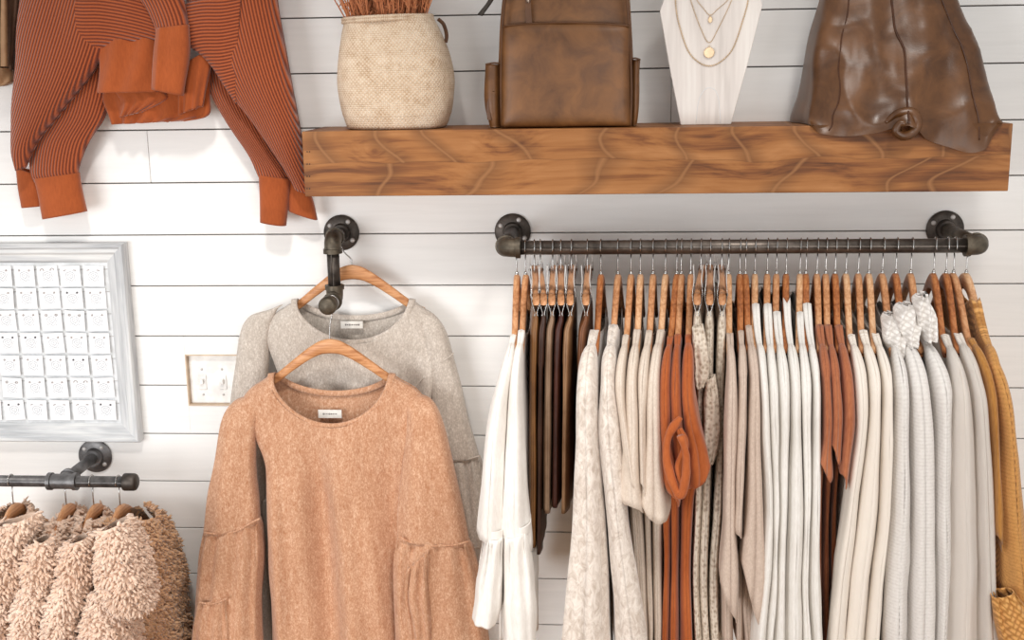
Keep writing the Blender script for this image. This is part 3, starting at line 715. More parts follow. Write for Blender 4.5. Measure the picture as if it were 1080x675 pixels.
def rail_garment(hook, rows, name, lab, cat, mat, grp, hanglab, sl_y=None, hem_y=720, hw=.20, hemw=.24, seed=0, hood=None, extra=None, clip=False, bodymat=None, slf=None, sleeve_name='sleeve', pleat=.18, cuff=False, ytop=None, slant=.022):
    Y = YN if not clip else RY-.185
    pr = Prof(hook, rows, Y); drop = .062 if not clip else .060; zn = RZ - drop
    y0 = ytop or min(r[0] for r in rows); zhem = P(rows[0][1], hem_y, Y)[2]
    h = use(CP if clip else HPS[{702.2: 1, 769: 1, 797: 1, 844.7: 1, 893.5: 1, 917.8: 1, 1021: 1, 675.6: 1, 781: 2, 787: 2, 714.2: 2, 830: 2, 851: 2, 882: 2, 986.3: 2, 999.5: 2, 946.3: 2, 633.7: 2}.get(hook, 0)], (pr.X0, RY, zn), math.asin(max(-.5, min(.5, pr.bc[-1]/pr.near))), hanglab, 'hangers on the long clothes rail')
    t = thing(name, lab, cat, (pr.X0, RY, max(zhem, .02)), grp)
    L = zn - zhem
    ph = random.uniform(0, 6)
    if clip:
        z0 = -.054
        def fold(a, bf, z, v): return 0, pleat*sin(a*48+ph)*min(1, v*1.5) + .12*sin(a*90+ph)*v
        g = body([(0, .178), (1, hemw)], L, [(0, 1), (1, 1)], 0, 0, 0, fold=fold, zt=lambda a: z0, wr=None, n=72, m=50, q=.5)
        nkv = 0
    else:
        a_ = np.linspace(.04, .2, 60); ys = [projy((pr.X0 + pr.bc[-1]*q/pr.near, RY-q, zn+float(hz(q))))[1] for q in a_]
        nk = float(a_[int(np.argmin(np.abs(np.array(ys)-y0)))]); nk = max(.06, min(.185, nk))
        def fold(a, bf, z, v): return 0, pleat*sin(a*55+ph+2*z)*min(1, v*2) + .10*sin(a*100+ph)*min(1, v*2)
        g = body([(0, .226), (.12, hw+.01), (.3, hw), (1, hemw)], L, [(0, 1), (1, 1)], nk, .03, .03, fold=fold, wr=None, n=72, m=56, topr=.012, kmin=.92)
    zs = P(rows[0][1], sl_y, Y)[2] if sl_y else 99
    def bx(v):
        z = zn + v[:, 2]; mul = np.where(z > zs, .80, .98) if sl_y else .98
        return np.c_[pr.x(v[:, 0], v[:, 1], z, mul), RY - np.minimum(v[:, 0], .5), z]
    V = bx(g.v[0]); V = wrinkle(V, 73, .0022, (22, 10, 7), seed); V[:, 1] = np.minimum(V[:, 1], -.012); g.v[0] = V
    mesh('garment_body' if not clip else 'skirt_body', g, bodymat or mat, t, solid=.002)
    if sl_y and slf is None:
        zend = zs - zn; sgs = (1, -1)
        for sg in sgs:
            k = 1 if sg > 0 else .72
            path = [(sg*.190, 0, -.128), (sg*.222*(k*.2+.8), 0, -.148), (sg*(.246*k+.02*(1-k)), 0, -.19), (sg*.258*k, 0, -.26), (sg*.262*k, 0, (-.26+zend)/2), (sg*.262*k, 0, zend)]
            wa = [.012, .032, .044, .048, .05, .052] if sg > 0 else [.010, .02, .03, .034, .036, .036]
            fo = lambda th, v: 1 + .07*sin(5*th+ph)*v + .03*sin(11*th+ph)*v
            g = loft_path(path, wa, [.55, .9, 1, 1, 1, 1], 40, 32, fo, None, seed)
            v = g.v[0]
            if sl_y < 660:
                ii = np.repeat(np.arange(40)/39., 33); th_ = np.tile(np.linspace(0, 2*pi, 33), 40); wv = np.clip((ii-.8)/.2, 0, 1)**1.5
                v[:, 2] += wv*(-slant*v[:, 1] + .007*np.sin(4*th_+ph) - .012*np.cos(th_)); v[:, 1] *= 1 + .18*wv
            z = zn + v[:, 2]; V = np.c_[pr.x(v[:, 0], v[:, 1], z), RY - v[:, 0], z]
            V = wrinkle(V, 33, .0028, (26, 14, 10), seed+3); V[:, 1] = np.minimum(V[:, 1], -.014); g.v[0] = V
            mesh(sleeve_name, g, mat, t, solid=.002)
    for nm, st, Ye, th, fo in (extra or []):
        g = G(); ptube(g, st, Ye, th, 34, 36, .75, fo, (.004, (22, 22, 14)), seed+9, nm in ('cowl',)); mesh(nm, g, mat, t, solid=.002)
    return t
ORD = ['first', 'second', 'third', 'fourth', 'fifth', 'sixth']
# 1-2 white bell sleeved blouses
def bell(hook, rows, fl, k, ph):
    lab = ['white bell-sleeved blouse at the far left end of the long rail', 'white bell-sleeved blouse, second on the long rail, beside the leather skirts'][k]
    return rail_garment(hook, rows, 'bell_sleeve_blouse', lab, 'blouse', M_bell, 'white bell sleeved blouses', ['wooden hanger of the leftmost white bell-sleeved blouse', 'wooden hanger of the second white bell-sleeved blouse'][k],
        sl_y=563, hem_y=690, hemw=.2, seed=11+k, extra=[('cuff_band', [fl[0], fl[1]], YN-.0, .05, None), ('sleeve_flounce', fl[2:], YN-.01, [.045, .056, .06, .06][:len(fl)-2], gather(7, .9, ph))])
bell(544.7, [(355, 537, 544), (400, 525, 538.5), (450, 515, 535), (500, 511, 533), (563, 508, 532), (620, 516, 532), (700, 516, 532)],
     [((507.5, 552), (532.5, 552)), ((507, 564), (532.5, 563)), ((512, 561), (531, 562)), ((504, 605), (531, 605)), ((502, 630), (529, 634)), ((499.5, 646), (524, 652))], 0, .4)
bell(554, [(352, 543, 551), (400, 539, 550), (450, 536, 553), (500, 534, 555), (563, 532, 558), (620, 534, 562), (700, 534, 562)],
     [((532, 552), (560, 546)), ((532, 564), (559, 556)), ((533, 562), (556, 555)), ((532, 600), (562, 596)), ((532, 640), (565, 640)), ((532, 695), (565, 695))], 1, 2.0)
# 3-8 leather skirts on clip hangers
sk_l = ['olive brown', 'near-black brown', 'taupe brown', 'oxblood brown', 'light mocha brown', 'cognac brown']
for k, (hook, l, r, hem) in enumerate([(563.6, 558, 567, 577), (569.9, 566.5, 573, 584), (583, 573, 583, 541), (591.5, 583, 591, 535), (602.7, 592, 600, 541), (619.5, 608, 616, 542)]):
    wb = None
    rail_garment(hook, [(338, l+3+k*.6, r+3+k*.6), (352, l+1.5, r+1.5), (400, l, r), (hem, l-1.5, r-1)], 'leather_skirt', f'{sk_l[k]} leather skirt, {ORD[k]} from the left among the clipped skirts', 'skirt', SK[k], 'leather skirts on the long rail',
        f'clip hanger holding the {sk_l[k]} leather skirt', hem_y=hem, hemw=.19, seed=20+k, clip=True, pleat=.1)
# 9-10 velvet dresses
rail_garment(633.7, [(349, 620, 633), (365, 613, 628), (400, 609, 629), (450, 608, 631), (540, 605, 637), (600, 600, 640), (675, 593, 643), (720, 590, 645)], 'velvet_dress', 'shimmering cream crushed-velvet dress beside the leather skirts', 'dress', M_velvet,
    'crushed velvet dresses', 'wooden hanger of the left crushed-velvet dress', sl_y=715, seed=31, hemw=.25)
rail_garment(651.8, [(346, 637, 649), (380, 633, 649), (400, 634, 649), (450, 632, 655), (540, 640, 662), (600, 645, 671), (675, 650, 681), (720, 652, 684)], 'velvet_dress', 'shimmering cream crushed-velvet dress, the right one of the pair', 'dress', M_velvet,
    'crushed velvet dresses', 'wooden hanger of the right crushed-velvet dress', sl_y=715, seed=33, hemw=.25)
# 11-14 cream short sleeved tops
for k, (hook, rows, sy) in enumerate([(665.5, [(356, 653, 663), (400, 648.5, 660), (450, 655, 664), (520, 663, 672), (675, 676, 684)], 500),
        (675.6, [(349, 666, 675), (400, 661, 672.6), (450, 659, 676), (488, 656, 677), (522, 654, 680), (560, 668, 680), (675, 676, 688)], 522),
        (689, [(352, 678, 688), (400, 673, 684), (450, 674, 683), (520, 676, 684), (675, 684, 691)], 505),
        (702.2, [(349, 689, 699), (400, 684, 696), (450, 682, 699), (500, 680, 702), (534, 678, 704), (570, 683, 696), (675, 686, 697)], 534)]):
    rail_garment(hook, rows, 'short_sleeve_top', f'cream linen short-sleeved top, {ORD[k]} of the four left of the rust tops', 'top', M_cream, 'cream short sleeved tops', f'wooden hanger of the {ORD[k]} cream short-sleeved top', sl_y=sy, seed=40+k, hemw=.22)
# 15-17 rust tops
def sw(k, ph): return lambda t, v, x: (1 + .05*sin(k*t+ph+2*v), .003*sin(k*t+ph+3*v))
rr = [(714.2, [(357, 700, 708), (400, 697, 707), (450, 697, 709), (490, 699, 714), (522, 704, 717), (560, 695, 705), (600, 696, 706), (720, 694, 704)], 512, .03),
      (719, [(355, 709, 717.5), (400, 707.5, 717.5), (450, 708, 721), (490, 712, 726), (540, 705, 716), (600, 706, 716), (720, 704, 716)], 488, -.02),
      (729, [(355, 720, 731), (400, 719, 731), (440, 720, 737), (475, 724, 746), (500, 726, 746), (540, 717, 734), (600, 716, 730), (720, 716, 735)], 498, -.025)]
for k, (hook, rows, sy, sl) in enumerate(rr):
    rail_garment(hook, rows, 'rust_top', f'rust orange cotton top on the long rail, {ORD[k]} of three from the left', 'top', M_rust, 'rust tops on the long rail', f'wooden hanger of the {ORD[k]} rust orange top', sl_y=sy, seed=50+k, slant=sl, hemw=.22)
for o in [q for q in C.objects if q.get('category') == 'top' and q.name == 'rust_top']:
    for pts, rad in (([(718, 440), (706, 458), (703, 482), (709, 508), (717, 522), (723, 506), (724, 482), (718, 460)], .010), ([(716, 452), (722, 470), (716, 492), (720, 515)], .008)):
        g = G(); pp = smooth_path([P(x, y, YN-.058-.006*q) for q, (x, y) in enumerate(pts)], 40); tube(g, pp, [rad*(.5+.5*sin(pi*u)**.5) for u in np.linspace(0.03, .97, 40)], 14); V = wrinkle(g.v[0], 15, .004, (30, 30, 30), 3); g.v[0] = V; mesh('sleeve_fold', g, M_rust, o)
# 18-20 lace
ll = [(739.7, [(341, 730, 740), (370, 732, 743), (400, 733, 744), (450, 733, 742), (540, 731, 740), (600, 729, 737), (720, 735, 743)]),
      (749.6, [(343, 744, 752), (400, 744, 753), (450, 742, 756), (500, 741, 752), (600, 737, 748), (720, 742, 752)]),
      (761.6, [(352, 756, 766), (400, 754, 766), (450, 757, 765), (540, 753, 763), (600, 748, 760), (720, 751, 764)])]
lx = [[('ruffle', [((730, 345), (741, 342)), ((731, 375), (746, 370)), ((733, 400), (748, 392)), ((736, 410), (742, 408))], RY-.20, [.01, .014, .014, .006], sw(6, .2))],
      [('ruffle', [((746, 400), (754, 395)), ((743, 430), (759, 428)), ((741, 470), (758, 466)), ((744, 492), (752, 488))], RY-.205, [.01, .016, .016, .008], sw(7, 1.2))], []]
for k, (hook, rows) in enumerate(ll):
    rail_garment(hook, rows, 'lace_skirt', f'long ruffled taupe lace skirt on clips, {ORD[k]} of three beside the rust tops', 'skirt', M_lace, 'lace skirts on the long rail', f'clip hanger of the {ORD[k]} taupe lace skirt', hem_y=710, hemw=.2, seed=60+k, clip=True, pleat=.22, extra=lx[k])
# 21-23 taupe shirts
tt = [(769, [(353, 767, 775), (400, 767, 777), (450, 764.5, 777), (540, 763, 775), (600, 760, 778), (660, 762, 776), (720, 762, 778)], 628, .05),
      (781, [(351, 778, 787.5), (400, 779.5, 788), (450, 776.5, 787), (520, 775, 783), (555, 773, 781), (640, 778, 788), (720, 778, 788)], 550, .02),
      (787, [(346, 788, 797), (400, 791, 800.5), (450, 788, 801), (540, 785, 804), (600, 781, 806), (650, 779, 800), (690, 786, 798), (720, 786, 796)], 622, .085)]
for k, (hook, rows, sy, sl) in enumerate(tt):
    rail_garment(hook, rows, 'taupe_shirt', f'pale taupe linen shirt with drooping sleeve, {ORD[k]} of three left of the whites', 'shirt', M_taupe, 'taupe shirts on the long rail', f'wooden hanger of the {ORD[k]} pale taupe shirt', sl_y=sy, hem_y=690, seed=70+k, slant=sl, hemw=.22)
# 24-29 white tops
ww = [(797, [(322, 792, 803), (345, 796, 806), (400, 800, 810.5), (450, 801.5, 811), (540, 804, 814), (600, 800, 812), (675, 793, 806), (720, 790, 805)]),
      (810, [(323, 805.5, 815.5), (345, 808, 817), (400, 810.5, 820), (450, 811.5, 820.5), (540, 813.5, 820), (600, 812, 818), (675, 806, 814.5), (720, 805, 814)]),
      (819.7, [(330, 814.5, 824.5), (350, 817.5, 827.5), (400, 821, 832), (450, 821, 831.5), (540, 820, 829), (600, 818, 827), (675, 815, 826), (720, 815, 826)]),
      (830, [(316, 826, 836), (340, 828.5, 838.5), (400, 833, 844), (450, 832.5, 844.5), (540, 830, 846), (600, 827.5, 844), (675, 826.5, 845), (720, 826, 845)]),
      (844.7, [(331, 840, 849), (350, 841, 850.5), (400, 845, 855), (450, 845.5, 854.5), (540, 846.5, 853), (600, 844.5, 850.5), (675, 845.5, 853), (720, 845, 853)]),
      (851, [(320, 849, 859), (345, 852, 860.5), (400, 856, 865.5), (450, 855.5, 864), (540, 854, 863), (600, 851, 863), (675, 853.5, 865.5), (720, 853, 865)])]
for k, (hook, rows) in enumerate(ww):
    rail_garment(hook, rows, 'white_tunic', f'long plain white cotton tunic, {ORD[k]} of the six whites from the left', 'tunic', M_white, 'white tunics on the long rail', f'wooden hanger of the {ORD[k]} white tunic', sl_y=700, seed=80+k, hemw=.24)
# 30-32 terracotta
tc = [(862.7, [(345, 864, 872), (400, 867, 875), (450, 866.5, 876.5), (490, 862, 876), (540, 865, 873), (720, 867, 875)], 488, []),
      (872, [(345, 872.6, 881), (400, 876.5, 885.5), (440, 876, 887), (480, 875, 884), (540, 873, 881), (720, 875, 883)], 470, []),
      (882, [(345, 883, 894), (400, 888, 899.5), (440, 888, 900), (480, 885, 895), (540, 881, 888), (720, 883, 889)], 495, [])]
for k, (hook, rows, sy, ex) in enumerate(tc):
    rail_garment(hook, rows, 'terracotta_top', f'terracotta brown jersey top, {ORD[k]} of three right of the whites', 'top', M_terra, 'terracotta tops on the long rail', f'wooden hanger of the {ORD[k]} terracotta top', sl_y=sy, seed=90+k, extra=ex, hemw=.2)
# 33-35 cream cardigans
cc = [(893.5, [(356, 896, 906.5), (400, 900.5, 914), (440, 901, 913), (500, 894, 906.5), (540, 889, 902), (600, 880, 896), (675, 873, 889), (720, 868, 885)]),
      (906.6, [(352, 907.5, 919.5), (400, 916, 929), (440, 914.5, 927), (500, 908, 926), (540, 903.5, 924), (600, 897, 916.5), (675, 889.5, 910), (720, 886, 906)]),
      (917.8, [(353, 922, 932.5), (400, 930, 941), (440, 928.5, 939.5), (500, 927, 938.5), (540, 925, 936.5), (600, 917.5, 930), (675, 910.5, 926), (720, 907, 923)])]
for k, (hook, rows) in enumerate(cc):
    rail_garment(hook, rows, 'fine_knit_cardigan', f'cream fine-knit cardigan, {ORD[k]} of three right of the terracotta tops', 'cardigan', M_cardi, 'cream cardigans on the long rail', f'wooden hanger of the {ORD[k]} cream cardigan', sl_y=705, seed=100+k)
# 36-38 chunky hooded knits
kk = [(932, [(362, 941.5, 952), (400, 943.5, 957), (440, 942, 956.5), (540, 937.5, 957), (600, 932, 955.5), (675, 930, 953), (720, 930, 952)], [((934, 331), (942, 329)), ((930, 340), (947, 337)), ((931, 352), (952, 348)), ((936, 363), (953, 360)), ((943, 376), (954, 374))]),
      (946.3, [(350, 953, 967), (400, 958, 979), (440, 959, 981), (540, 958.5, 981.5), (600, 957, 982), (675, 954.5, 980.5), (720, 954, 980)], [((950, 321), (961, 319)), ((944, 329), (967, 326)), ((945, 342), (969, 339)), ((950, 353), (968, 351)), ((957, 366), (969, 364))]),
      (962.2, [(345, 971, 984), (400, 983, 1001), (440, 985, 1000), (540, 983, 997), (600, 983.5, 997), (675, 982, 991), (720, 981, 990)], [((968, 312), (976, 307)), ((963, 320), (979, 315)), ((966, 334), (984, 329)), ((970, 346), (986, 342)), ((976, 360), (988, 357))])]
for k, (hook, rows, hd) in enumerate(kk):
    rail_garment(hook, rows, 'chunky_knit_sweater', f'pale grey chunky knit sweater with twisted cowl, {ORD[k]} of three', 'sweater', M_chunky, 'chunky knit sweaters on the long rail', f'wooden hanger of the {ORD[k]} chunky cowl sweater', sl_y=705, seed=110+k,
        extra=[('cowl', hd, [RY-.14-.012*k, RY-.155-.012*k, RY-.17-.012*k, RY-.19-.01*k, RY-.21-.01*k], [.016, .034, .038, .032, .02], lambda t, v, x: (1 + .08*sin(3*t+7*v), .010*sin(2*x*3+9*v)))])
# 39-40 ribbed creams, 41-42 mustards
for k, (hook, rows) in enumerate([(986.3, [(355, 998.5, 1010), (400, 1004, 1019), (440, 1001.5, 1023), (540, 998.5, 1025), (600, 998, 1025.5), (675, 993, 1025.5), (720, 992, 1025)]),
                                  (999.5, [(353, 1012, 1024), (400, 1022, 1035), (440, 1024.5, 1038.5), (540, 1026, 1042.5), (600, 1027, 1043), (675, 1027, 1046), (720, 1027, 1047)])]):
    rail_garment(hook, rows, 'ribbed_pullover', ['cream ribbed pullover beside the chunky cowl sweaters', 'cream ribbed pullover next to the mustard knits'][k], 'pullover', M_ribbed, 'cream ribbed pullovers', ['wooden hanger of the cream ribbed pullover beside the cowl sweaters', 'wooden hanger of the cream ribbed pullover next to the mustards'][k], sl_y=705, seed=120+k)
rail_garment(1007.4, [(362, 1029, 1039), (400, 1037.5, 1046), (440, 1039, 1049), (500, 1042, 1048), (560, 1043, 1048), (720, 1046, 1050)], 'mustard_pullover', 'thin mustard jersey pullover tucked behind the mustard knit sweater', 'pullover', M_must, 'mustard knits on the long rail', 'wooden hanger of the thin mustard jersey pullover', sl_y=560, seed=131, hemw=.2)
rail_garment(1021, [(385, 1044, 1057), (400, 1047, 1061), (440, 1051.5, 1065), (540, 1050, 1074), (600, 1054, 1078), (640, 1054, 1083), (675, 1057, 1088), (720, 1060, 1092)], 'mustard_sweater', 'mustard textured knit sweater at the right end of the long rail', 'sweater', M_mustk, 'mustard knits on the long rail', 'pale wooden hanger of the mustard knit sweater at the rail end', sl_y=628, seed=132, ytop=316,
    extra=[('sleeve_flounce', [((1046, 628), (1068, 622)), ((1048, 645), (1084, 645)), ((1053, 670), (1094, 668)), ((1060, 710), (1100, 705))], YN-.06, [.02, .034, .04, .04], gather(8, .8))])
# ---------------------------------------------------------------- things standing on the shelf
def slab(g, outline, Y0, Y1, px=True):
    """solid plate from an outline, Y0 nearer the room"""
    a = [P(x, y, Y0) for x, y in outline] if px else outline; n = len(a)
    b = [np.array([p[0], Y1, p[2]]) for p in a]
    V = a + b; f = [tuple(range(n)), tuple(range(2*n-1, n-1, -1))] + [(i, i+n, (i+1) % n+n, (i+1) % n) for i in range(n)]
    return g.add(V, f)
def basket():
    YB = -.122; c = P(418, 133, YB); s = (DIST+YB)/FOC; z0 = SZT
    t = thing('woven_basket', 'round woven straw basket holding dried grass at the left end of the shelf', 'basket', (c[0], YB, z0))
    ztop = P(416, 19, YB)[2]; Hh = ztop - z0
    prof = [(.80, 0), (.86, .02), (.905, .08), (.965, .2), (1.0, .38), (.985, .52), (.93, .70), (.845, .86), (.775, .96), (.755, 1.0), (.735, .995), (.76, .93), (.9, .7), (.95, .4), (.85, .05), (.0, .05)]
    R = 63.5*s; g = G(); V = []; UV = []; seg = 96; prof = smooth_path([(a, b, 0) for a, b in prof], 70)
    for i, (r, h, _) in enumerate(prof):
        for k in range(seg+1):
            th = 2*pi*k/seg; sq = (abs(cos(th))**3.2+abs(sin(th))**3.2)**(-1/3.2); sq = .55*sq+.45*1.0
            lump = 1 + .012*sin(3*th+4*h) + .008*sin(7*th-9*h)
            lean = -.012*h*h if r else 0
            V.append((c[0] + R*r*sq*.955*lump*cos(th) + lean + .006*sin(2.2*h), YB + .108*r*sq*lump*sin(th)*.92, z0 + .001 + Hh*h*(1+.012*cos(th)))); UV.append((R*th, Hh*h))
    g.add(V, grid_faces(len(prof), seg+1), UV); mesh('basket_body', g, MT['basket'], t)
    g = G()
    for q in range(2):
        th = np.linspace(0, 2*pi, 80); tube(g, [(c[0]-.012 + R*.745*cos(a)*.98, YB+.083*sin(a), ztop+.001-q*.007+.012*(Hh)*cos(a)) for a in th], .004, 8)
    mesh('rim_braid', g, MT['basket'], t)
    g = G(); a = P(462, 20, YB); tube(g, smooth_path([a, P(468, 26, YB), P(471, 37, YB), P(470, 45, YB)], 16), .0045, 10); mesh('side_loop', g, MT['backpack_d'], t)
    g = G()
    for k in range(330):
        a0 = random.uniform(0, 2*pi); r0 = .055*sqrt(random.random()); x0, y0 = c[0]-.012 + r0*1.5*cos(a0), YB + r0*sin(a0)
        hgt = random.uniform(.12, .30); lx = (x0-c[0])*random.uniform(.2, .8) + random.uniform(-.03, .03); ly = random.uniform(-.04, .02)
        p = [(x0, y0, ztop-.06), (x0+lx*.3, y0+ly*.3, ztop-.06+hgt*.4), (x0+lx, y0+ly, ztop-.06+hgt)]
        pp = smooth_path(p, 7); tube(g, pp, [.0016]*5+[.001, .0006], 4, False)
        for m in range(14):
            u = random.uniform(.28, 1); b = pp[min(6, int(u*6))]; q = b + np.array([random.uniform(-.012, .012), random.uniform(-.012, .012), random.uniform(.004, .02)])
            tube(g, [b, (b+q)/2+np.array([0, 0, .002]), q], [.0007, .0015, .0005], 4, False)
    o = mesh('dried_grass', g, MT['grass']); tag(o, 'rust coloured dried grass standing in the woven basket', 'dried grass', kind='stuff')
basket()

def backpack():
    YB = -.122; s = (DIST+YB)/FOC; zt = SZT+.001; c = P(597, 133, YB)
    t = thing('leather_backpack', 'brown leather backpack with front pocket, standing on the shelf between basket and bust', 'backpack', (c[0], YB, zt))
    # main shell: rounded box rings from the bottom up
    def rings(st, Yc, th, n=64, e=.28, puff=.0):
        g = G(); V = []; UV = []; k = smooth_path([(a, b, 0) for a, b in [(q[0], q[1]) for q in st]], 40)
        xl = smooth_path([P(q[0], q[2], Yc) for q in st], 40); xr = smooth_path([P(q[1], q[2], Yc) for q in st], 40); T = smooth_path([(q[3], 0, 0) for q in st], 40)[:, 0]
        for i in range(40):
            cx, hw = (xl[i][0]+xr[i][0])/2, (xr[i][0]-xl[i][0])/2; z = max((xl[i][2]+xr[i][2])/2, zt)
            for j in range(n+1):
                a = 2*pi*j/n; x = math.copysign(abs(cos(a))**e, cos(a)); y = math.copysign(abs(sin(a))**e, sin(a))
                V.append((cx+hw*x, Yc+T[i]*y*(1-puff*x*x), z)); UV.append((hw*x, z))
        V = wrinkle(V, n+1, .003, (12, 12, 9), 4); V[:, 2] = np.maximum(V[:, 2], zt)
        g.add(V, grid_faces(40, n+1), UV); g.f.append(tuple(range(n))); return g
    mesh('pack_body', rings([(530, 664, 134.5, .070), (526.5, 667.5, 128, .078), (526, 668, 90, .078), (527.5, 667, 40, .074), (531, 664, -5, .066), (538, 658, -50, .056), (560, 640, -85, .03)], YB, .07, puff=.25), MT['backpack'], t)
    # front pocket: puffed panel in front of the body
    g = G(); V = []; UV = []; nu, nv = 36, 30; Yf = YB-.072
    for i in range(nv):
        v = i/(nv-1)
        for j in range(nu):
            u = j/(nu-1); top = 27.5 - 3.5*sin(pi*u)**.7; y = top*(1-v) + 134.5*v; xl = 530.5 - 1.5*v + .5; xr = 663 + 1.2*v
            q = P(xl*(1-u)+xr*u, y, Yf); pu = (1-abs(2*u-1)**5)*(1-abs(2*v-1)**6)
            q[1] = Yf - .004 - .017*max(0, pu)**.5; q[2] = max(q[2], zt+.002); V.append(q); UV.append((q[0], q[2]))
    V = wrinkle(V, nu, .003, (9, 9, 9), 8); g.add(V, grid_faces(nv, nu), UV); mesh('front_pocket', g, MT['backpack'], t, solid=.006)
    for pts in ([(531.5, 27.5), (560, 25), (597, 24), (635, 25), (663, 27.5)],):
        seam(t, pts, Yf-.010, .0022, MT['backpack_d'], 'pocket_piping')
    for pts in ([(533, -5), (530.5, 20), (529, 60), (528.5, 100), (529.5, 133)], [(661, -5), (663, 20), (665, 60), (666, 100), (665, 133)]):
        seam(t, pts, Yf-.002, .003, MT['backpack_d'], 'side_piping')
    for pts in ([(512, 68), (511.5, 90), (513, 115), (517, 134)], [(675.5, 63), (674, 90), (673.5, 115), (671, 133)]):
        lft = pts[0][0] < 600; g = G(); st = []
        for (x, y) in pts: st.append(((x, y), (529, y)) if lft else ((665, y), (x, y)))
        ptube(g, st, YB-.015, [.040, .046, .048, .042], 24, 32, .6, None, (.003, (14, 14, 14)), 3, True); v = g.v[0]; v[:, 2] = np.maximum(v[:, 2], zt+.001)
        o = mesh('side_pocket', g, MT['backpack'], t); seam(t, [pts[0], ((pts[0][0]+(529 if lft else 665))/2, pts[0][1]-1.5), ((529 if lft else 665), pts[0][1]-1)], YB-.058, .0022, MT['backpack_d'], 'pocket_piping')
    # zip pull and its strap
    g = G(); slab(g, [(553.5, -6), (559.5, -6), (560.5, 12), (561.5, 25), (555, 26), (554, 12)], Yf-.008, Yf-.004); mesh('zip_pull_strap', g, MT['backpack_d'], t, smooth=False, bevel=.001)
    g = G(); p = P(557, 0, Yf-.012); tube(g, [p+np.array([0, 0, .012]), p+np.array([0, 0, .004]), p-np.array([0, 0, .006])], [.005, .0055, .004], 12); mesh('zip_slider', g, MT['silver'], t)
    g = G(); ptube(g, [((514, -30), (522, -34)), ((517, -5), (523, -6)), ((503, 16), (509, 17))], YB+.02, .004, 20, 16, .5, None, None, 1, True); mesh('shoulder_strap', g, MT['pipe'], t)
    g = G(); ptube(g, [((518, 96), (522, 96)), ((513, 110), (517, 110)), ((514, 126), (519, 127))], YB-.06, .003, 16, 12, .5, None, None, 1, True); mesh('strap_end', g, MT['backpack_d'], t)
backpack()

